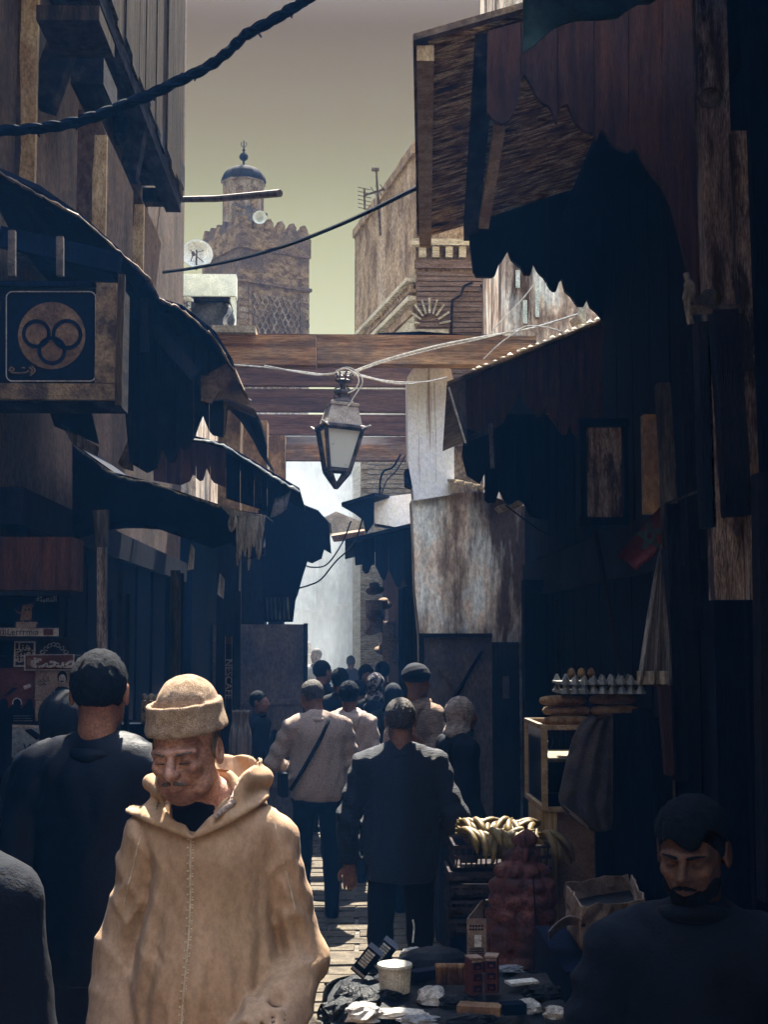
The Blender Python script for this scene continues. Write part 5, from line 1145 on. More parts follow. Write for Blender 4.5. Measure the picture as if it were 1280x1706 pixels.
def crumple(cx, cy, cz, rx, ry, rz_, m, name, label, cat, seed=0, amp=.25, lo=-.1):
    rs = np.random.RandomState(seed); b = B(); n, q = 18, 11; vs_ = []; fs = []
    for i in range(q):
        ph = math.pi * i / (q - 1)
        for k in range(n):
            t = 2 * math.pi * k / n; s_ = 1 + amp * (rs.rand() - .5) * math.sin(ph)
            vs_.append((cx + rx * s_ * math.sin(ph) * math.cos(t), cy + ry * s_ * math.sin(ph) * math.sin(t), max(cz + rz_ * s_ * math.cos(ph), cz - rz_ * .35)))
    for i in range(q - 1): fs += [(i * n + k, i * n + (k + 1) % n, (i + 1) * n + (k + 1) % n, (i + 1) * n + k) for k in range(n)]
    b.add(vs_, [tuple(reversed(f)) for f in fs]); o = b.obj(name, M[m], org=(cx, cy, cz)); return tag(o, label, cat)
# tub
p = on(658, 1652)
t = thing('tub', 'ribbed cream tub with pale round lid at the left of the black table', 'tub', p)
b = B(); b.lathe([(.044, 0), (.05, .075)], p, 30)
for k in range(30): an = 2 * math.pi * k / 30; b.bar(p + Vector((.045 * math.cos(an), .045 * math.sin(an), 0)), p + Vector((.051 * math.cos(an), .051 * math.sin(an), .075)), .004, .004)
b.obj('tub_body', M['tub'], t); B().lathe([(.055, .075), (.057, .08), (.055, .087), (.03, .088), (.001, .088)], p, 26).obj('lid', M['tub'], t)
crumple(*on(592, 1668), .07, .09, .05, 'blackplastic', 'plastic_bag', 'crumpled black bag glinting at the left rim of the table', 'bag', 3, .6)
crumple(*on(603, 1690), .06, .05, .035, 'silver', 'foil_pack', 'crinkled silver wrap at the left front of the table', 'packet', 4, .5)
crumple(*on(722, 1662), .045, .05, .035, 'silver', 'foil_pack', 'crinkled pale packet right of the cream tub', 'packet', 5, .5)
crumple(*on(665, 1690), .09, .03, .018, 'pale', 'flat_pack', 'long pale rumpled packet in front of the cream tub', 'packet', 6, .4)
crumple(*on(880, 1680), .04, .03, .03, 'silver', 'foil_pack', 'small glinting wrapper at the right front of the table', 'packet', 8, .5)
for k_, (x_, y_, rx_, ry_, rz_, m_, L_) in enumerate(((640, 1660, .05, .03, .02, 'blackplastic', 'black twist of plastic before the cream tub'), (760, 1672, .05, .035, .03, 'blackplastic', 'black crumpled wrapper in the middle front of the table'),
    (905, 1655, .06, .05, .03, 'blackplastic', 'crumpled black plastic at the right rim of the table'), (560, 1690, .05, .05, .04, 'blackplastic', 'crumpled black plastic at the far left rim'), (850, 1615, .05, .03, .015, 'tarp', 'grey folded wrapper behind the pair of red boxes'),
    (640, 1630, .03, .02, .015, 'silver', 'tiny silver wrapper left of the tub'), (700, 1700, .06, .03, .015, 'tarp', 'grey strip of plastic at the front edge'), (780, 1700, .08, .03, .02, 'blackplastic', 'long black plastic roll at the front edge'), (925, 1690, .03, .03, .025, 'silver', 'small pale wrapper at the lower right of the table'))):
    crumple(*on(x_, y_), rx_, ry_, rz_, m_, 'wrapper', L_, 'packet', 20 + k_, .6)
crumple(*on(726, 1612), .14, .09, .07, 'leather', 'black_bag', 'smooth black bag lying at the back of the table', 'bag', 9, .08)
crumple(*on(690, 1592), .05, .03, .03, 'silver', 'foil_pack', 'little silver wrapper behind the black bag on the table', 'packet', 11, .5)
# packs with white stripes, leaning
for k, (px, py, L) in enumerate(((612, 1604, 'left'), (638, 1592, 'right'))):
    p = on(px, py + 22) + Vector((0, .02, .045)); R = Euler((rad(20), rad(38), rad(-10))).to_matrix()
    t = thing('striped_pack', f'dark pack with white bars leaning on the black table, the {L} of two', 'packet', p, 'striped packs leaning on the table')
    B().box(p, (.055, .03, .115), R).obj('pack_body', M['ink'], t)
    for j in range(6): B().box(p + R @ Vector((-.006, -.0165, .045 - j * .012)), (.03, .003, .007), R).obj('stripe', M['pale'], t)
    B().box(p + R @ Vector((.0, -.0165, -.045)), (.05, .003, .008), R).obj('stripe', M['cream'], t)
# folded card display
p = on(795, 1602)
t = thing('price_card', 'upright folded pale card with faint print at the back of the table', 'card', p)
B().span(p + Vector((-.034, 0, 0)), p + Vector((.034, .004, .145))).obj('panel', M['paper'], t)
B().slab([p + Vector((-.034, .005, .145)), p + Vector((-.034, .005, .08)), p + Vector((.03, .11, .12)), p + Vector((.03, .11, .19))], (.003, 0, 0)).obj('panel', M['paper'], t)
B().span(p + Vector((-.008, -.003, .05)), p + Vector((.016, .0, .09))).obj('print', M['pale'], t)
b = B()
for r in range(2): 
    for c_ in range(5): b.span(p + Vector((-.025 + c_ * .01, -.002, .118 - r * .012)), p + Vector((-.018 + c_ * .01, .0, .124 - r * .012)))
for r in range(5): b.span(p + Vector((-.026, -.002, .01 + r * .008)), p + Vector((.024, 0, .012 + r * .008)))
b.obj('print', M['ink'], t)
# red boxes
for k, (px, py, L) in enumerate(((790, 1655, 'left'), (820, 1652, 'right'))):
    p = on(px, py); R = Matrix.Rotation(rad(18 - 30 * k), 3, 'Z')
    t = thing('red_box', f'small upright red printed box with pale top, {L} of the pair on the table', 'box', p, 'pair of small red boxes on the table')
    B().box(p + Vector((0, 0, .055)), (.040, .05, .11), R).obj('box_body', M['cardred'], t)
    B().box(p + Vector((0, 0, .1125)), (.042, .052, .005), R).obj('lid', M['paper'], t)
    for j in range(3):
        B().box(p + R @ Vector((.002, -.0262, .020 + j * .034)), (.026, .0025, .020), R).obj('print', M['ink'], t)
        B().box(p + R @ Vector((.002, -.0278, .018 + j * .034)), (.012, .002, .008), R).obj('print', M['flagred'], t)
    B().box(p + R @ Vector((0, -.0262, .104)), (.034, .0025, .006), R).obj('print', M['paper'], t)
# row of small brown cylinders (spice sticks)
tm = B().lathe([(.011, 0), (.011, .05), (.013, .052), (.013, .065), (.002, .067)], (0, 0, 0), 10).mesh('vial', M['carton'], True)
for k in range(7):
    p = on(732 + k * 9, 1640); tag(link('vial', tm, None, p), 'short brown capped tube in the row behind the silver wraps, ' + ['first from the left', 'second from the left', 'third from the left', 'middle one', 'third from the right', 'second from the right', 'last on the right'][k], 'tube', 'row of brown capped tubes')
# flat boxes
for (px, py, w_, d_, h_, rz, m, L) in ((800, 1690, .13, .06, .025, -.25, 'carton', 'plain brown flat box lying at the front of the table'), (855, 1690, .07, .05, .03, .2, 'ink', 'dark flat box right of the brown flat box'), (675, 1628, .16, .05, .012, .25, 'tarp', 'grey flat strip behind the cream tub'), (870, 1640, .10, .05, .008, .35, 'pale', 'pale folded paper on the right of the table'), (712, 1632, .12, .05, .03, .5, 'blacktin', 'black flat carton behind the tub on the table')):
    p = on(px, py); tag(B().box(p + Vector((0, 0, h_ / 2 + .004)), (w_, d_, h_), Matrix.Rotation(rz, 3, 'Z')).obj('flat_box', M[m]), L, 'box')
cable([(905, 1680), (930, 1668), (938, 1655), (928, 1640)], 4.72, .003, 'palecable', 'thin pale wire curved over the right rim of the black table')
cable([(688, 1570), (690, 1545), (688, 1532)], 5.1, .003, 'palecable', 'short pale wire sticking up behind the black bag')
# newspaper lined box on the right
NB = thing('paper_box', 'open box lined with newspaper on the right stall', 'box', PY(980, 1540, 4.9))
q = [PY(x, y, Y_) for x, y, Y_ in ((942, 1472, 5.0), (1050, 1455, 5.2), (1075, 1500, 4.8), (968, 1508, 4.6))]
dn = Vector((0, 0, -.13))
for i in range(4):
    a, c_ = q[i], q[(i + 1) % 4]; n = 8; G = []
    for k in range(n + 1):
        p = a.lerp(c_, k / n); G.append([p + Vector((random.uniform(-.006, .006), random.uniform(-.006, .006), random.uniform(-.008, .008))) + dn * (j / 4) for j in range(5)])
    B().sheet(G, (0, .006, 0) if i % 2 == 0 else (.006, 0, 0)).obj('newspaper', M['paper'], NB)
B().slab([p + dn for p in q], (0, 0, -.01)).obj('base', M['carton'], NB)
B().slab([p + dn * .45 for p in q], (0, 0, -.01)).obj('contents', M['blackplastic'], NB)
G = [[PY(915 + k * 9, 1552 - 26 * math.sin(k * .38) + j * 5, 4.6 + .05 * j + .02 * math.sin(k * 2)) for j in range(4)] for k in range(8)]
B().sheet(G, (0, .01, 0)).obj('loose_sheet', M['paper'], NB)
tag(B().span((.68, 4.45, 0), (1.2, 5.15, min(p.z for p in q) - .15)).obj('stall_block', M['darkwood']), 'black block under the newspaper-lined box', 'block')

# ================================================================ SIGNED-DISTANCE SURFACES
def surf(f, lo, hi, h):
    xs = [np.arange(lo[i], hi[i] + h, h) for i in range(3)]
    P = np.stack(np.meshgrid(*xs, indexing='ij'), -1)
    v = f(P); ins = v < 0
    n = v.shape; c = np.zeros([k - 1 for k in n], int)
    for a in (0, 1):
        for b_ in (0, 1):
            for d in (0, 1): c += ins[a:n[0] - 1 + a, b_:n[1] - 1 + b_, d:n[2] - 1 + d]
    mask = (c > 0) & (c < 8); I = np.argwhere(mask); idx = -np.ones(c.shape, int); idx[mask] = np.arange(len(I))
    acc = np.zeros((len(I), 3)); cnt = np.zeros(len(I))
    for ax in range(3):
        o = [i for i in range(3) if i != ax]
        for a in (0, 1):
            for b_ in (0, 1):
                A = I.copy(); A[:, o[0]] += a; A[:, o[1]] += b_; Bq = A.copy(); Bq[:, ax] += 1
                va = v[A[:, 0], A[:, 1], A[:, 2]]; vb = v[Bq[:, 0], Bq[:, 1], Bq[:, 2]]; m = (va < 0) != (vb < 0)
                t = np.where(m, va / np.where(m, va - vb, 1), 0); p = A.astype(float); p[:, ax] += t
                acc[m] += p[m]; cnt[m] += 1
    V = acc / cnt[:, None] * h + np.array(lo); Q = []
    for ax in range(3):
        o1, o2 = (ax + 1) % 3, (ax + 2) % 3
        sl0 = [slice(None)] * 3; sl0[ax] = slice(0, n[ax] - 1); sl1 = [slice(None)] * 3; sl1[ax] = slice(1, n[ax])
        e_ = ins[tuple(sl0)] != ins[tuple(sl1)]; E = np.argwhere(e_)
        E = E[(E[:, o1] > 0) & (E[:, o2] > 0) & (E[:, o1] < n[o1] - 1) & (E[:, o2] < n[o2] - 1)]
        if not len(E): continue
        d = ins[E[:, 0], E[:, 1], E[:, 2]]
        def g_(a, b_): q = E.copy(); q[:, o1] -= a; q[:, o2] -= b_; return idx[q[:, 0], q[:, 1], q[:, 2]]
        a, b_, c_, d_ = g_(1, 1), g_(0, 1), g_(0, 0), g_(1, 0)
        q = np.stack([a, b_, c_, d_], 1); q[~d] = q[~d][:, ::-1]; Q.append(q)
    return V, np.concatenate(Q) if Q else np.zeros((0, 4), int)
def tomesh(name, parts, mat_):
    V = []; Q = []; n = 0
    for v, q in parts: V.append(v); Q.append(q + n); n += len(v)
    V = np.concatenate(V); Q = np.concatenate(Q); me = bpy.data.meshes.new(name)
    me.vertices.add(len(V)); me.vertices.foreach_set('co', V.astype('f').ravel())
    me.loops.add(len(Q) * 4); me.loops.foreach_set('vertex_index', Q.astype('i').ravel())
    me.polygons.add(len(Q)); me.polygons.foreach_set('loop_start', np.arange(0, len(Q) * 4, 4, dtype='i')); me.polygons.foreach_set('loop_total', np.full(len(Q), 4, 'i'))
    me.polygons.foreach_set('use_smooth', np.ones(len(Q), bool)); me.materials.append(mat_); me.update(); me.validate(); return me
def A_(x): return np.array(x, float)
def cone(P, a, b, ra, rb, sq=None):
    """tapered capsule; sq squeezes (x,y,z) e.g. flat torsos"""
    a, b = A_(a), A_(b)
    if sq is not None: s = A_(sq); P = P / s; a = a / s; b = b / s
    ab = b - a; t = np.clip(((P - a) @ ab) / (ab @ ab + 1e-9), 0, 1); d = np.linalg.norm(P - a - t[..., None] * ab, axis=-1) - (ra + (rb - ra) * t)
    return d if sq is None else d * min(sq)
def ell(P, c, r):
    q = (P - A_(c)) / A_(r); k0 = np.linalg.norm(q, axis=-1); k1 = np.linalg.norm(q / A_(r), axis=-1) + 1e-9; return k0 * (k0 - 1) / k1
def smin(a, b, k): h = np.clip(.5 + .5 * (b - a) / k, 0, 1); return b + (a - b) * h - k * h * (1 - h)
def smax(a, b, k): return -smin(-a, -b, k)
def ring(P, c, rx, ry, r, tilt=0):
    q = P - A_(c); z = q[..., 2] - tilt * q[..., 1]; k = np.sqrt((q[..., 0] / rx) ** 2 + (q[..., 1] / ry) ** 2); rad_ = (k - 1) * min(rx, ry); return np.sqrt(rad_ ** 2 + z ** 2) - r
def wob(P, s, ph=0):
    x, y, z = P[..., 0] * s + ph, P[..., 1] * s + ph * 1.7, P[..., 2] * s
    return np.sin(x * 1.3 + 1.7 * np.sin(y * .9 + .4 * z)) * np.sin(y * 1.1 + 1.3 * np.sin(x * .8 + z * .5)) + .5 * np.sin(2.3 * x + z * 1.1 + 2 * np.sin(.7 * z + y))
def rot(yaw, pitch, roll=0): return np.array(Euler((pitch, roll, yaw), 'XYZ').to_matrix())

def head_sdf(Q, old=False):
    """Q: head-local metres, face towards -y, origin at head centre (total height .235)"""
    x, y, z = Q[..., 0], Q[..., 1], Q[..., 2]; ax = np.abs(x); S = np.stack([ax, y, z], -1)
    d = ell(Q, (0, .018, .028), (.076, .095, .092))
    d = smin(d, ell(Q, (0, -.035, -.03), (.060, .056, .075)), .03)      # face
    d = smin(d, ell(Q, (0, -.048, -.088), (.040, .036, .028)), .022)     # chin / jaw
    d = smin(d, ell(S, (.043, -.012, -.062), (.022, .034, .036)), .02)   # jaw angle
    d = smin(d, cone(S, (.008, -.090, .020), (.050, -.070, .016), .008, .008), .014)      # brow
    d = smin(d, ell(S, (.042, -.066, -.020), (.018, .02, .016)), .018)   # cheekbone
    d = smax(d, -ell(S, (.031, -.099, .001), (.020, .026, .0135)), .010)  # sockets
    d = smin(d, ell(S, (.031, -.076, .000), (.0145, .0135, .0115)), .004)  # lids
    d = smax(d, -cone(S, (.018, -.0905, -.002), (.044, -.085, -.003), .0016, .0012), .0025)  # closed lid line
    d = smin(d, cone(Q, (0, -.088, .014), (0, -.112, -.026), .008, .0125), .008)  # nose
    d = smin(d, ell(S, (.0125, -.100, -.029), (.009, .011, .0085)), .006)  # nostril
    d = smin(d, ell(Q, (0, -.088, -.052), (.026, .015, .018)), .012)       # muzzle
    d = smin(d, cone(S, (0, -.103, -.0545), (.020, -.094, -.057), .0042, .0028), .005)
    d = smin(d, cone(S, (0, -.101, -.066), (.017, -.093, -.063), .0048, .003), .005)
    d = smax(d, -cone(S, (0, -.1075, -.0605), (.024, -.096, -.0605), .0022, .0018), .003)
    e = ell(S, (.080, .010, -.004), (.010, .020, .034)); e = smax(e, -ell(S, (.089, .004, -.002), (.008, .011, .021)), .006)
    d = smin(d, e, .006)
    if old:
        d = smax(d, -cone(S, (.020, -.097, -.034), (.037, -.082, -.068), .0028, .002), .008)  # nasolabial
        d = smin(d, ell(S, (.046, -.04, -.072), (.018, .026, .02)), .014)
        d = smax(d, -cone(S, (.018, -.094, -.014), (.042, -.082, -.018), .0018, .0014), .006)  # eye bag
        for zz in (.040, .052): d = smax(d, -cone(S, (0, -.0935, zz), (.040, -.078, zz + .003), .0010, .001), .004)
        d = smax(d, -cone(S, (.006, -.1, .008), (.007, -.094, .028), .0014, .001), .004)
    return d
JT = dict(sh=(.185, .0, 1.415), el=(.235, .03, 1.13), wr=(.225, -.05, .89))
def person(label, X, Y, h, rz, top='jacket', mt='black', mp='navy', mh='hair', hair='short', skin='skin', armL=None, armR=None, yaw=0, pitch=0, lean=0, wide=1.0, old=False, res=.014, hres=.008, hands=(), zoff=0, hem=.82, group=None, hc=None, mscarf='scarf', legs=True, roll=0, name='person'):
    """armL = the figure's own right side at -x when seen from its front; arm = (elbow, wrist)"""
    t = thing(name, label, 'person', (X, Y, zoff), group, rz); s = h / 1.75
    hc = A_(hc if hc is not None else (0, -.02 - lean * .5, 1.628)); R = rot(yaw, pitch, roll)
    sh = [A_((-.168 * wide, -lean * .25, 1.392)), A_((.168 * wide, -lean * .25, 1.392))]
    arms = []
    for i, a in enumerate((armL, armR)):
        sg = -1 if i == 0 else 1
        a = a or ((sg * .222 * wide, .035, 1.12), (sg * .225 * wide, -.05, .87)); arms.append((A_(a[0]), A_(a[1])))
    def neck(P): return cone(P, hc + R @ A_((0, .03, -.06)), (0, -lean * .25 + .02, 1.40), .052, .065)
    def hd(P): return head_sdf((P - hc) @ R, old)
    def torso(P, g_=0):
        d = cone(P, (0, -lean * .25, 1.31), (0, 0, 1.0), .165 * wide + g_, .15 * wide + g_, (1, .66, 1))
        d = smin(d, cone(P, sh[0] + A_((.03, 0, 0)), sh[1] - A_((.03, 0, 0)), .062 + g_, .062 + g_), .06)
        for sg in (-1, 1): d = smin(d, cone(P, (sg * .03, .015 - lean * .25, 1.47), (sg * .15 * wide, -lean * .25, 1.405), .042 + g_, .05 + g_), .04)
        return d
    def limbs(P, g_=0, fl=0):
        d = None
        for i in (0, 1):
            e_, w_ = arms[i]; q = smin(cone(P, sh[i], e_, .058 + g_, .046 + g_), cone(P, e_, w_, .046 + g_, .036 + g_ + fl), .03); d = q if d is None else np.minimum(d, q)
        return d
    lo = A_((-.5, -.5, 0)); hi = A_((.5, .4, 1.8))
    allp = np.array([x for a in arms for x in a]); lo = np.minimum(lo, allp.min(0) - .15); hi = np.maximum(hi, allp.max(0) + .15)
    parts = []
    f1 = lambda P: smin(hd(P), neck(P), .02)
    r_ = hres; parts.append(surf(lambda P: smax(f1(P), (1.43 - P[..., 2]), .002), hc - A_((.13, .16, .235)), hc + A_((.13, .17, .16)), r_))
    def body(P):
        d = smin(torso(P, -.03), limbs(P, -.022), .03); d = smin(d, cone(P, (0, 0, 1.4), (0, 0, 1.46), .06, .055), .03)
        if legs:
            for sg in (-1, 1): d = np.minimum(d, smin(cone(P, (sg * .09, 0, .9), (sg * .1, -.01, .5), .07, .05), cone(P, (sg * .1, -.01, .5), (sg * .1, .02, .1), .048, .035), .03))
        return smin(d, ell(P, (0, 0, .93), (.13, .09, .12)), .05)
    parts.append(surf(body, lo, hi, max(res * 1.5, .02)))
    for i in hands:
        e_, w_ = arms[i]; dr = (w_ - e_) / np.linalg.norm(w_ - e_); sd_ = A_((1, 0, 0)) if abs(dr[0]) < .8 else A_((0, 1, 0)); nrm = np.cross(dr, sd_); nrm /= np.linalg.norm(nrm); sd_ = np.cross(nrm, dr)
        sg = -1 if i == 0 else 1
        def hand(P):
            d = cone(P, w_ - dr * .03, w_ + dr * .02, .026, .026)
            d = smin(d, cone(P, w_ + dr * .03, w_ + dr * .075, .036, .038, (1, 1, 1)), .02)
            d = smax(d, np.abs((P - w_) @ nrm) - .017, .01)
            for k in range(4):
                b0 = w_ + dr * .095 + sd_ * (.03 - .02 * k); l = (.036, .042, .039, .030)[k]; b1 = b0 + dr * l * .9 + nrm * .012 * sg; b2 = b1 + dr * l * .55 + nrm * .028 * sg
                d = smin(d, np.minimum(cone(P, b0 - dr * .02, b1, .0095, .0088), cone(P, b1, b2, .0088, .0072)), .004)
            t0 = w_ + dr * .03 + sd_ * .034; t1 = t0 + dr * .035 + sd_ * .022 + nrm * .012 * sg; t2 = t1 + dr * .03 + nrm * .014 * sg
            return smin(d, np.minimum(cone(P, t0, t1, .013, .0105), cone(P, t1, t2, .0105, .0085)), .006)
        m_ = w_ + dr * .08; parts.append(surf(hand, m_ - .14, m_ + .14, .0045))
    parts = [(v * s, q) for v, q in parts]
    link('body', tomesh('body', parts, M[skin]), t)
    def piece(nm, f, l, u_, r, m, par=t): 
        v, q = surf(f, A_(l), A_(u_), r)
        return link(nm, tomesh(nm, [(v * s, q)], M[m] if isinstance(m, str) else m), par) if len(q) else None
    # clothes
    seed = X * 7 + Y
    def jack(P):
        g_ = .012; d = smin(torso(P, g_), cone(P, (0, 0, 1.05), (0, .005, hem + .09), .162 * wide, .165 * wide, (1, .68, 1)), .05)
        d = smin(d, limbs(P, g_, .006), .028)
        d = d + .0045 * wob(P * A_((1, 1, .6)), 20, seed) + .0028 * wob(P, 46, seed) - .008 * (1 - np.abs(np.sin(P[..., 2] * 20 + np.abs(P[..., 0]) * 26 + 2.2 * wob(P, 6, seed)))) ** 3 * np.clip(wob(P, 5, seed + 2), 0, 1) + .005 * np.sin(P[..., 2] * 55 + 3 * wob(P, 6, seed)) * np.clip((np.abs(P[..., 0]) - .17) * 12, 0, 1)
        d = smax(d, hem - P[..., 2] + .006 * wob(P, 9, seed), .012)
        for i in (0, 1):
            e_, w_ = arms[i]; dr = (w_ - e_) / np.linalg.norm(w_ - e_); k = (P - w_) @ dr; near = np.linalg.norm(P - w_, axis=-1) < .12
            d = np.where(near & (k > -.012), np.maximum(d, k + .012), d)
        return d
    def collar(P): return smax(ring(P, (0, .005 - lean * .3, 1.475), .072, .078, .022, -.25), -(cone(P, hc + R @ A_((0, .03, -.06)), (0, 0, 1.40), .05, .055)), .004)
    if top in ('jacket', 'hoodie', 'fleece'):
        j = piece('jacket' if top != 'hoodie' else 'hoodie', jack, lo, hi, res, mt)
        if top == 'hoodie':
            piece('hood', lambda P: smax(smin(ring(P, (0, .03, 1.465), .095, .085, .035, -.35), ell(P, (0, .115, 1.40), (.10, .05, .085)), .03) + .004 * wob(P, 30, seed), -neck(P), .005), (-.2, -.15, 1.25), (.2, .25, 1.6), min(res, .012), mt, j)
        else:
            piece('collar', collar, (-.15, -.15, 1.38), (.15, .16, 1.56), min(res, .01), mt, j)
        if legs:
            def tr(P):
                d = ell(P, (0, 0, .9), (.165 * wide, .11, .14))
                for sg in (-1, 1): d = smin(d, smin(cone(P, (sg * .09, 0, .88), (sg * .105, -.01, .5), .09, .068), cone(P, (sg * .105, -.01, .5), (sg * .11, .02, .08), .066, .055), .03), .03)
                return smax(d + .004 * wob(P, 16, seed), .055 - P[..., 2], .01)
            piece('trousers', tr, (-.3, -.2, 0), (.3, .2, 1.06), res, mp)
            for sg in (-1, 1):
                piece('shoe', lambda P: smax(smin(ell(P, (sg * .115, -.06, .035), (.046, .13, .045)), ell(P, (sg * .115, .03, .06), (.04, .055, .06)), .03), .0 - P[..., 2] + .002, .004), (sg * .115 - .07, -.22, 0), (sg * .115 + .07, .14, .14), max(.012, res * .8), 'leather')
    elif top == 'robe':
        def robe(P):
            z = P[..., 2]
            d = smin(torso(P, .02), cone(P, (0, 0, 1.15), (0, .0, .18), .17 * wide, .24 * wide, (1, .7, 1)), .06)
            d = smin(d, limbs(P, .022, .03), .04)
            an = np.arctan2(P[..., 1], P[..., 0]); d = d + .010 * np.clip(1.25 - z, 0, 1) * np.sin(an * 9 + 2 * np.sin(z * 3)) + .004 * wob(P, 15, seed) - .010 * (1 - np.abs(np.sin(an * 6 + 2.0 * wob(P, 5, seed)))) ** 3 * np.clip(1.5 - z, 0, .6) + .002 * wob(P, 42, seed)
            d = smax(d, .06 - z, .01)
            for i in (0, 1):
                e_, w_ = arms[i]; dr = (w_ - e_) / np.linalg.norm(w_ - e_); k = (P - w_) @ dr; near = np.linalg.norm(P - w_, axis=-1) < .14
                d = np.where(near & (k > -.0), np.maximum(d, k), d)
            return d
        piece('robe', robe, lo, hi, res, mt)
        piece('hood_roll', lambda P: smax(smin(ring(P, (0, .02, 1.46), .10, .09, .03, -.45), ell(P, (0, .12, 1.40), (.10, .05, .10)), .03) + .003 * wob(P, 28, seed), -neck(P), .005), (-.2, -.2, 1.2), (.2, .25, 1.62), min(res, .012), mt)
    # hair / headgear in head space
    H = lambda P: (P - hc) @ R
    l, u_ = hc - .17, hc + .17
    hr = hres
    if hair == 'short':
        piece('hair', lambda P: (lambda Q: smax(smax(ell(Q, (0, .022, .032), (.083, .102, .096)) + .0028 * wob(Q, 150), -(Q[..., 1] * .9 + Q[..., 2] * .75 + .02), .01), -.055 - Q[..., 2] - np.clip(Q[..., 1], 0, .1) * .2, .008))(H(P)), l, u_, hr, mh)
    elif hair == 'curly':
        piece('hair', lambda P: (lambda Q: smax(smax(ell(Q, (0, .022, .036), (.090, .108, .103)) + .007 * np.sin(Q[..., 0] * 130 + 3 * np.sin(Q[..., 2] * 70)) * np.sin(Q[..., 2] * 120 + 2 * np.sin(Q[..., 1] * 90)), -(Q[..., 1] * .9 + Q[..., 2] * .75 + .02), .01), -.055 - Q[..., 2], .008))(H(P)), l, u_, hr, mh)
    elif hair == 'scarf':
        piece('headscarf', lambda P: (lambda Q: smax(smin(ell(Q, (0, .02, .025), (.088, .108, .105)), smin(ell(Q, (0, .02, -.07), (.078, .085, .07)), ell(Q, (0, .03, -.13), (.105, .10, .06)), .04), .04) + .0025 * wob(Q, 60), -ell(Q, (0, -.11, -.025), (.048, .06, .085)), .01))(H(P)), hc - A_((.17, .17, .22)), u_, hr, mscarf)
    elif hair == 'hood':
        piece('hood', lambda P: (lambda Q: smax(smin(ell(Q, (0, .03, .035), (.098, .122, .12)), ell(Q, (0, .05, -.1), (.10, .09, .09)), .05) + .003 * wob(Q, 40), -ell(Q, (0, -.12, -.02), (.06, .075, .10)), .012))(H(P)), hc - A_((.17, .17, .22)), u_ + .02, hr, mscarf)
    elif hair == 'turban':
        piece('turban', lambda P: (lambda Q: smax(smin(ell(Q, (0, .02, .05), (.10, .118, .07)), ell(Q, (0, .02, .08), (.075, .09, .06)), .03) + .004 * np.sin((Q[..., 2] + .4 * Q[..., 0]) * 160) * .3, -.0 - Q[..., 2] - .2 * Q[..., 1] - .0, .008))(H(P)), l, u_, hr, mscarf)
    return t, piece, H, hc, R, s, arms

# ================================================================ PEOPLE
def px_(px, s): return (px - 575) / s
def ht(py, s): return 1.95 - (py - 1062) / s
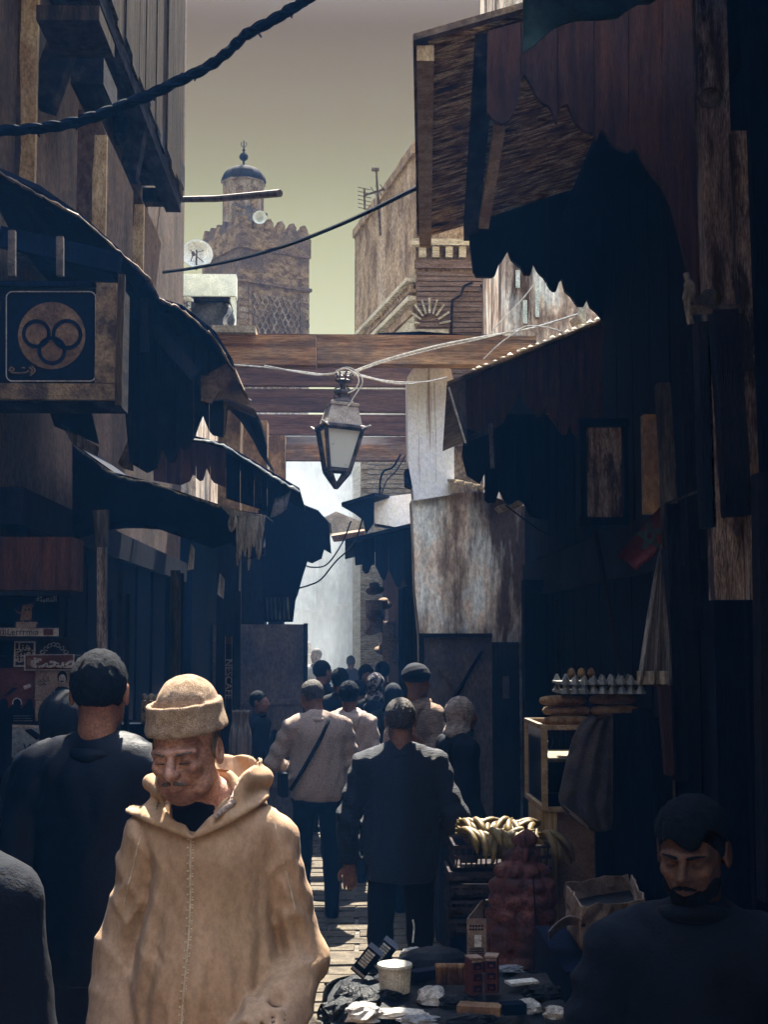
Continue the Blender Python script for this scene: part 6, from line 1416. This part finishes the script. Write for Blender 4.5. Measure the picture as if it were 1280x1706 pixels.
# --- old man in beige djellaba
OY = 2369 / 640.
tO, piece, H, hc, R, s, arms = person('old man in beige hooded robe and knitted cap walking towards us with head bowed', px_(357, 640), OY, 1.852, 0, top='none', old=True, skin='skin_old', hair='none',
    yaw=rad(-16), pitch=rad(12), hc=(-.055, -.075, 1.574), wide=.86, armL=((-.215, .04, 1.08), (-.215, -.06, .84)), armR=((.222, .02, 1.07), (.13, -.20, .91)), hres=.0038, hands=(0, 1), roll=rad(-3))
def brobe(P):
    x, y, z = P[..., 0], P[..., 1], P[..., 2]
    d = cone(P, (0, 0, 1.30), (0, 0, 1.0), .145, .158, (1, .84, 1))
    d = smin(d, cone(P, (0, 0, 1.0), (0, 0, .2), .158, .24, (1, .85, 1)), .1)
    d = smin(d, cone(P, (-.11, 0, 1.375), (.11, 0, 1.38), .066, .066), .05)
    d = smin(d, cone(P, (0, .01, 1.34), (0, .01, 1.45), .115, .082, (1, .85, 1)), .04)
    rdg = lambda ph: (1 - np.abs(np.sin(ph))) ** 2.5
    m1 = .5 + .5 * np.sin(wob(P, 5, 3.) * 2)
    low = np.clip((1.36 - z) * 4, 0, 1)
    d = d - low * .0095 * m1 * rdg(x * 17 + 1.1 * np.sin(z * 3.2 + x * 5) + .3) + low * .008 * np.sin(x * 13 + 1.4 * np.sin(z * 2.6))
    for i, sg in ((0, -1), (1, 1)):
        e_, w_ = arms[i]
        a = smin(cone(P, (sg * .15, .005, 1.36), e_, .058, .060), cone(P, e_, w_, .060, .082), .03)
        a = a - .011 * rdg((z * .75 - x * sg * .9) * 26 + 1.3 * wob(P, 7, 1 + i)) * (.4 + .6 * m1) + .004 * wob(P, 15, i)
        d = smin(d, a, .007)
    d = d - .005 * rdg(z * 22 + x * 30 + 2.5 * wob(P, 6, 2.)) * np.clip(wob(P, 4, 7.), 0, 1) + .0012 * wob(P * A_((1, 1, .6)), 52, 5.)
    for sg in (-1, 1):
        d = smax(d, -cone(P, (sg * .150, -.145, 1.30), (sg * .168, -.165, 1.02), .012, .020), .022)
    def fold(a0, a1, w, A):
        A0, A1 = A_(a0), A_(a1); ab = A1 - A0; q = np.stack([x, z], -1) - A0; L2 = ab @ ab; t = (q @ ab) / L2; tc_ = np.clip(t, 0, 1)
        n_ = (q[..., 0] * ab[1] - q[..., 1] * ab[0]) / math.sqrt(L2) + .008 * np.sin(t * 7)
        u_ = n_ / w; return A * np.sin(math.pi * tc_) * (u_ < 6) * (-u_ * np.exp(.5 - .5 * u_ * u_)) * (np.abs(y + .12) < .25)
    for (a0, a1, w, A) in (((.13, 1.36), (.175, 1.02), .014, .013), ((.15, 1.30), (.25, 1.16), .010, .010), ((.155, 1.23), (.25, 1.06), .010, .009), ((.10, 1.26), (.13, .9), .012, .009), ((.05, 1.15), (.09, .75), .013, .008), ((-.13, 1.34), (-.165, 1.0), .014, -.013),
        ((-.15, 1.28), (-.23, 1.10), .010, -.010), ((-.10, 1.24), (-.125, .86), .012, -.009), ((-.075, 1.10), (-.05, .72), .012, .009), ((-.15, 1.18), (-.09, 1.08), .008, .007), ((.20, 1.33), (.245, 1.22), .008, .008), ((.175, 1.36), (.235, 1.29), .007, .007),
        ((-.02, 1.20), (.03, .86), .012, .006), ((.0, 1.05), (.06, .95), .009, .006), ((.16, 1.02), (.06, .93), .012, .010), ((-.19, 1.30), (-.235, 1.2), .008, -.007)):
        d = d + fold(a0, a1, w, A * .75)
    d = smax(d, .05 - z, .01)
    for i in (0, 1):
        e_, w_ = arms[i]; dr = (w_ - e_) / np.linalg.norm(w_ - e_); k = (P - w_) @ dr; near = np.linalg.norm(P - w_, axis=-1) < .17
        d = np.where(near & (k > 0), np.maximum(d, k), d)
        d = np.maximum(d, -cone(P, w_ - dr * .05, w_ + dr * .1, .066, .08))
    return smax(d, -cone(P, (-.02, -.04, 1.44), (-.03, -.08, 1.6), .072, .10), .01)
ro = piece('robe', brobe, (-.5, -.45, 0), (.5, .35, 1.52), .0085, 'djellaba')
def yfront(x, z, f=brobe):
    ys = np.linspace(-.5, .1, 240); P = np.stack([np.full(240, x), ys, np.full(240, z)], -1)[:, None, :]; v = f(P)[:, 0]; i = np.argmax(v < 0); return ys[i] if v[i] < 0 else 0
pts = []
for z in np.linspace(1.378, .55, 48): x = -.035 - .028 * (1.378 - z) + .004 * math.sin(z * 12); pts.append(Vector((x, yfront(x, z) - .0008, z)) * s)
b = B(); b.tube(pts, .0032, 5)
sm = B()
for k in range(len(pts) - 1):
    for q in range(3):
        c = pts[k].lerp(pts[k + 1], q / 3) + Vector((.006 * (-1) ** q, -.001, 0))
        sm.box(c, (.005, .004, .0035))
b.obj('front_seam', M['thread'], tO, local=True); sm.obj('braid_knots', M['thread'], tO, local=True)['kind'] = 'stuff'
for sg in (-1, 1):
    pts = []
    for z in np.linspace(1.40, 1.2, 14): x = sg * (.155 + .05 * (1.40 - z) / .2); pts.append(Vector((x, yfront(x, z) - .0005, z)) * s)
    B().tube(pts, .0024, 5).obj('shoulder_seam', M['thread'], tO, local=True)
def hoodf(P):
    x, y, z = P[..., 0], P[..., 1], P[..., 2]; xr = x + .035
    base = smin(brobe(P), cone(P, (-.005, .015, 1.40), (-.005, .03, 1.52), .095, .112, (1, .95, 1)), .03)
    zl = np.where(xr < 0, 1.372 - xr * .30, 1.372 + xr * .30 + xr * xr * 1.0); zi = np.where(xr < 0, 1.380 - xr * 1.7, 1.380 + xr * 1.15)
    e_ = (z - zl); th_ = .006 + .007 * np.exp(-((e_ - .012) / .014) ** 2) + .005 * np.sin((x * 1.2 + z * .6 * np.sign(xr)) * 90 + 2 * np.sin(z * 40)) * np.clip(e_ * 20, 0, 1)
    d = np.abs(base - .008) - th_
    d = smax(d, zl - z, .008)
    front = (z - zi) * .6
    d = np.where(y < .02, smax(d, front, .006), d)
    d = smin(d, ell(P, (0, .14, 1.40), (.13, .07, .13)), .04)
    d = smin(d, cone(P, (.09, -.04, 1.505), (.125, .03, 1.50), .014, .024), .02)
    d = smin(d, cone(P, (-.10, -.06, 1.47), (-.15, .03, 1.49), .014, .022), .02)
    d = smax(d, z - 1.55, .01)
    return smax(d, -cone(P, (-.02, -.03, 1.40), hc + R @ A_((0, .0, -.10)), .058, .072), .006)
piece('hood', hoodf, (-.27, -.25, 1.2), (.27, .25, 1.62), .0055, 'djellaba', ro)
piece('sweater', lambda P: smax(cone(P, (-.02, -.02, 1.34), (-.035, -.005, 1.475), .070, .062, (1, .95, 1)) + .002 * np.sin(P[..., 2] * 300), P[..., 2] - 1.475, .005), (-.2, -.2, 1.2), (.2, .2, 1.52), .006, 'navy')
piece('scarf', lambda P: smin(cone(P, (.055, -.075, 1.452), (.075, .01, 1.50), .009, .011), cone(P, (.02, -.115, 1.425), (.055, -.075, 1.452), .006, .009), .004) + .0018 * np.sin(P[..., 2] * 500 + P[..., 0] * 400), (-.02, -.17, 1.38), (.13, .06, 1.54), .0045, 'fleece')
def capf(P):
    Q = H(P); z = Q[..., 2] + .08 * Q[..., 1]
    cr_ = smax(ell(Q, (.004, .030, .090), (.076, .092, .088)), .06 - z, .004) + .003 * np.sin(Q[..., 0] * 40 + 1) * np.clip(z - .12, 0, 1) * 8
    br = smax(ell(Q, (0, .022, .055), (.0935, .116, .15)), np.abs(z - .082) - .034, .006)
    br = br + .0022 * np.sin(z * 90)
    br = smax(br, -(ell(Q, (0, .022, .07), (.078, .098, .20)) + np.clip(.10 - z, 0, 1) * 3), .003)
    return smin(cr_, br, .003) + .0007 * wob(P, 60)
piece('cap', capf, hc - A_((.16, .16, .05)), hc + A_((.16, .18, .19)), .004, 'knit')
def hp(f, nm, m): return piece(nm, lambda P: f(H(P)), hc - A_((.13, .16, .14)), hc + A_((.13, .14, .12)), .0034, m)
SA_ = lambda Q: np.stack([np.abs(Q[..., 0]), Q[..., 1], Q[..., 2]], -1)
hp(lambda Q: cone(SA_(Q), (.008, -.1045, -.0480), (.030, -.0925, -.0535), .0058, .0032) + .0012 * wob(Q, 300), 'moustache', 'white_hair')
for sg_ in (-1, 1): hp(lambda Q, k_=sg_: smin(cone(Q * A_((k_, 1, 1)), (.016, -.0965, .0165), (.046, -.080, .0185), .0036, .0028), cone(Q * A_((k_, 1, 1)), (.046, -.080, .0185), (.052, -.073, .013), .0028, .002), .003), 'eyebrow', 'white_hair')
for sg_ in (-1, 1): hp(lambda Q, k_=sg_: cone(Q * A_((k_, 1, 1)), (.019, -.0912, -.0045), (.044, -.0838, -.0055), .0030, .0022), 'eyelash', 'eye')
for sg_ in (-1, 1): hp(lambda Q, k_=sg_: smax(ell(Q * A_((k_, 1, 1)), (.0735, .012, .012), (.010, .028, .038)) + .001 * wob(Q, 260), -ell(Q * A_((k_, 1, 1)), (.082, .012, -.004), (.012, .018, .03)), .004), 'sideburn', 'white_hair')

def strap(t, pts, w_, m, name='strap'):
    return B().tube(pts, w_, 6).obj(name, M[m], t, local=True, smooth=True)
# --- dark man seen from behind, left
person('tall man in a black leather jacket seen from behind, left of the old man', px_(170, 520), 2369 / 520, ht(1085, 520), math.pi + rad(-4), mt='leather', hair='short', res=.012, hres=.007, wide=1.12, pitch=rad(6))
# hooded dark figure
person('person in a black hood half hidden behind the tall leather-jacket man', px_(112, 400), 2369 / 400, ht(1160, 400), math.pi, top='robe', mt='black', hair='hood', mscarf='black', res=.02, hres=.01)
# far left near person
t, pc, *_ = person('person in a black robe cropped by the left edge with a sunlit shoulder line', px_(-104, 760), 2369 / 760, ht(1215, 760), math.pi + rad(-14), top='robe', mt='black', hair='hood', mscarf='black', res=.012, hres=.008, wide=1.12)
# centre jacket man
t, *_ = person('short-haired man in a ribbed dark jacket walking away in the middle of the lane', px_(667, 326), 2369 / 326, ht(1163, 326), math.pi, mt='jacket', mp='black', hair='short', mh='fadehair', res=.010, hres=.006, wide=1.17, hem=.78,
    armR=((.285, .02, 1.12), (.275, -.02, .87)), armL=((-.30, .05, 1.14), (-.22, -.16, 1.0)), hands=(0, 1), pitch=rad(4))
# sweater man with strap
t, *_ = person('man in a light grey fleece with a dark strap across his back looking down', px_(530, 235), 2369 / 235, ht(1131, 235), math.pi + rad(10), mt='fleece', mp='navy', top='fleece', hair='short', mh='fadehair', res=.011, hres=.008, wide=1.16, hem=.86,
    armR=((.33, -.02, 1.14), (.22, -.26, 1.10)), armL=((-.27, -.02, 1.13), (-.2, -.24, 1.0)), pitch=rad(22), yaw=rad(22), hc=(.03, -.09, 1.615), hands=(0, 1))
strap(t, [Vector(p) * (ht(1131, 235) / 1.75) for p in ((-.055, .03, 1.49), (-.065, .10, 1.45), (-.01, .142, 1.34), (.07, .15, 1.2), (.15, .138, 1.06), (.21, .09, .95))], .0135, 'black', 'bag_strap')
B().box((.24, -.02, .93), (.05, .2, .16)).obj('shoulder_bag', M['black'], t, local=True)
# hoodie man
person('young man in a grey hoodie with tousled dark hair beside the fleece man', px_(582, 205), 2369 / 205, ht(1136, 205), math.pi + rad(-8), top='hoodie', mt='hoodie', hair='curly', res=.014, hres=.009, wide=1.08)
far = [
 ('dark short-haired man in the packed crowd behind the hoodie man', 598, 176, 1132, math.pi + .1, 'jacket', 'black', 'short', 'hair', 'scarf'),
 ('dark figure with head covered, right of the patterned headscarf', 655, 190, 1138, math.pi - .3, 'robe', 'black', 'scarf', 'hair', 'navy'),
 ('dark person wedged between the fleece man and the doorway leaf', 478, 168, 1172, math.pi + .4, 'jacket', 'black', 'short', 'hair', 'scarf'),
 ('dark-haired man in profile against the smoke, left of the curly head', 537, 165, 1100, math.pi - rad(50), 'jacket', 'black', 'short', 'hair', 'scarf'),
 ('dark curly-haired person just behind the hoodie man', 567, 172, 1114, math.pi + .2, 'jacket', 'black', 'curly', 'hair', 'scarf'),
 ('person in a black headscarf facing us beyond the crowd middle', 610, 158, 1107, rad(12), 'robe', 'black', 'scarf', 'hair', 'black'),
 ('dark-haired man in black, right of the black headscarf', 637, 152, 1102, math.pi + .3, 'jacket', 'black', 'short', 'hair', 'scarf'),
 ('woman in a dark patterned headscarf low in the crowd', 626, 182, 1121, math.pi - .2, 'robe', 'black', 'scarf', 'hair', 'print'),
 ('dim bareheaded man in the left doorway shadows facing right', 432, 182, 1150, rad(70), 'jacket', 'navy', 'short', 'hair', 'scarf'),
 ('hazy bareheaded person far off in the smoke, upper left of the crowd', 512, 84, 1068, rad(20), 'robe', 'pale', 'short', 'fadehair', 'scarf'),
 ('hazy grey-haired man in pale clothes far off in the smoke', 528, 104, 1080, rad(-30), 'jacket', 'pale', 'short', 'fadehair', 'scarf'),
 ('hazy person in brown standing by the hanging hats', 633, 118, 1078, rad(-30), 'jacket', 'tanhood', 'short', 'hair', 'scarf'),
 ('blurred dark person deep in the smoke on the right of its column', 585, 96, 1092, math.pi, 'jacket', 'navy', 'short', 'hair', 'scarf'),
]
for (L, px, s_, py, rz, top_, m_, ha, mh_, ms_) in far:
    person(L, px_(px, s_), 2369 / s_, ht(py, s_), rz, top=top_, mt=m_, hair=ha, mh=mh_, mscarf=ms_, res=.022, hres=.012)
person('man with a black wool cap and tan scarf pressed against the metal door side', px_(693, 232), 2369 / 232, ht(1108, 232), math.pi - rad(40), top='hoodie', mt='tanhood', hair='turban', mscarf='navy', res=.016, hres=.009, armL=((-.27, .05, 1.02), (-.17, .16, 1.20)), hands=(0,))
person('woman in a woven pale headscarf and dark robe facing right by the metal door', px_(765, 262), 2369 / 262, ht(1161, 262), rad(105), top='robe', mt='navy', hair='scarf', mscarf='scarf', res=.014, hres=.008, pitch=rad(4))
# grey garment draped over the dark stall side
t = thing('draped_coat', 'slate grey coat with pale striped hem draped beside the glass cabinet', 'coat', PY(970, 1380, 6.55))
edge = [(1192, 985), (1205, 968), (1230, 955), (1270, 944), (1330, 931), (1345, 936), (1362, 950), (1380, 976)]
G = []
for k in range(26):
    y = 1190 + k * 190 / 25; xl = interp(edge, y); r_ = []
    for q in range(15):
        u_ = q / 14; x = xl + (1022 - xl) * u_; r_.append(PY(x, y + 6 * math.sin(u_ * 3), 6.58 - .05 * math.sin(u_ * math.pi) + .014 * math.sin(u_ * 17 + k * .14) + .006 * math.sin(k * .9 + u_ * 8)))
    G.append(r_)
B().sheet(G, (0, .015, 0)).obj('cloth', M['coat'], t, smooth=True)
for q in (1354, 1366):
    B().tube([PY(interp(edge, q - 10) + 4 + k * 7, q - 12 + k * 6, 6.545) for k in range(7)], .0035, 5).obj('hem_stripe', M['paper'], t)
sb = thing('stall_partition', 'tall black stall side board to the right of the draped coat', 'board', (PY(1060, 1500, 6.7).x, 6.7, 0))
p_, q_ = PY(990, 1196, 6.7), PY(1120, 1196, 6.7)
for k in range(4):
    B().span((p_.x + (q_.x - p_.x) * k / 4 + .004, 6.7 + .006 * (k % 2), .01), (p_.x + (q_.x - p_.x) * (k + 1) / 4, 6.74, p_.z + .02 * (k % 3))).obj('plank', M['darkwood'], sb)
# bearded man at right
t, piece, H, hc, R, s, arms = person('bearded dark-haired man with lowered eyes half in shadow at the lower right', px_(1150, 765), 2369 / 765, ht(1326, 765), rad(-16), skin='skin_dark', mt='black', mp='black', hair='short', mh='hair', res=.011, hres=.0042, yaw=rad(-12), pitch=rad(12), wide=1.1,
    armL=((-.28, -.05, 1.12), (-.20, -.32, 1.16)), armR=((.28, 0, 1.12), (.2, -.2, 1.0)), hands=(0,))
def beard(Q):
    d = smin(ell(Q, (0, -.048, -.082), (.047, .048, .038)), ell(SA_(Q), (.048, -.022, -.058), (.018, .04, .036)), .02)
    d = smax(d + .0015 * wob(Q, 220), -ell(Q, (0, -.11, -.058), (.030, .028, .0105)), .004); return smax(d, -(-.035 - Q[..., 2]) * 1.0, .01)
hp(beard, 'beard', 'hair')
hp(lambda Q: cone(SA_(Q), (.006, -.108, -.049), (.027, -.096, -.056), .0058, .0036), 'moustache', 'hair')
for sg_ in (-1, 1): hp(lambda Q, k_=sg_: cone(Q * A_((k_, 1, 1)), (.014, -.097, .0175), (.050, -.080, .020), .0046, .003), 'eyebrow', 'hair')
for sg_ in (-1, 1): hp(lambda Q, k_=sg_: cone(Q * A_((k_, 1, 1)), (.019, -.091, -.003), (.044, -.0845, -.004), .0026, .0018), 'eyelash', 'eye')
piece('hair_fringe', lambda P: (lambda Q: smax(ell(Q, (0, -.0, .05), (.083, .098, .082)) + .003 * wob(Q, 120), .052 - Q[..., 2] - .02 * wob(Q, 30), .004))(H(P)), hc - .16, hc + .16, .005, 'hair')

# --- onion sack
def sack(P):
    x, y, z = P[..., 0], P[..., 1], P[..., 2]
    d = cone(P, (0, 0, .12), (0, 0, .62), .185, .15, (1, .8, 1)); d = smax(d, -z, .02); d = smin(d, cone(P, (0.02, 0, .74), (.02, 0, .80), .03, .05), .05)
    r0 = np.arctan2(y, x)
    rows_ = z / .05; k = np.floor(rows_); u_ = r0 * 3.5 + (k % 2) * math.pi * .5 + .8 * np.sin(k * 2.3)
    return d + .008 - .026 * np.abs(np.cos(u_)) ** .8 * (np.abs(np.sin(math.pi * (rows_ - k))) ** .7) + .006 * wob(P, 22)
OX, OYs = px_(866, 2369 / 6.3), 6.3
v, q = surf(sack, A_((-.26, -.24, -.02)), A_((.26, .24, .9)), .009)
zt_ = PY(866, 1398, 6.3).z; fz = zt_ / .82
v = v * A_((.92, .92, fz))
t = thing('onion_sack', 'tall bulging red net sack of onions beside the banana crates', 'sack', (OX, OYs, 0))
link('net_bag', tomesh('net_bag', [(v, q)], M['onion']), t)
B().tube([Vector((OX + .02, OYs - .0, .78 * fz)) + Vector((.045 * math.cos(a), .045 * math.sin(a), 0)) for a in np.linspace(0, 6.2, 14)], .012, 6).obj('tie', M['black'], t)
B().tube(curve([Vector((OX + .03, OYs - .16, .72 * fz)), Vector((OX + .035, OYs - .185, .55 * fz)), Vector((OX + .02, OYs - .20, .4 * fz))]), .004, 5).obj('stitching', M['black'], t)

# ================================================================ AIR
def volume(name, a, b_, dens, col, aniso, noise=None):
    o = B().span(a, b_).obj(name, None, org=((a[0] + b_[0]) / 2, (a[1] + b_[1]) / 2, a[2])); tag(o, kind='stuff')
    m = bpy.data.materials.new(name); m.use_nodes = True; n = m.node_tree.nodes; l = m.node_tree.links; n.remove(n['Principled BSDF'])
    v_ = n.new('ShaderNodeVolumePrincipled'); v_.inputs['Color'].default_value = (*col, 1); v_.inputs['Density'].default_value = dens; v_.inputs['Anisotropy'].default_value = aniso
    l.new(v_.outputs[0], n['Material Output'].inputs['Volume'])
    if noise:
        tcn = n.new('ShaderNodeTexCoord'); nx = n.new('ShaderNodeTexNoise'); nx.inputs['Scale'].default_value = noise; nx.inputs['Detail'].default_value = 3
        mr = n.new('ShaderNodeMapRange'); mr.inputs[1].default_value = .40; mr.inputs[2].default_value = .66; mr.inputs[3].default_value = dens * .05; mr.inputs[4].default_value = dens * 2.4
        l.new(tcn.outputs['Object'], nx.inputs[0]); l.new(nx.outputs[0], mr.inputs[0]); l.new(mr.outputs[0], v_.inputs['Density'])
    o.data.materials.append(m); return o
volume('navy_lift_haze', (-1.98, .1, .03), (1.98, 18.9, 3.7), .00085, (.06, .34, 1.0), .3)  # added blue volume, lifts the dark tones of the lane to navy
volume('haze', (-61, -21, -1.3), (61, 80, 27), HAZE, (.22, .48, 1.0), .35)
if SMOKE: volume('smoke', (-1.7, 19.0, .02), (.9, 31.5, 5.4), SMOKE, (.86, .93, 1.0), .5, .9)
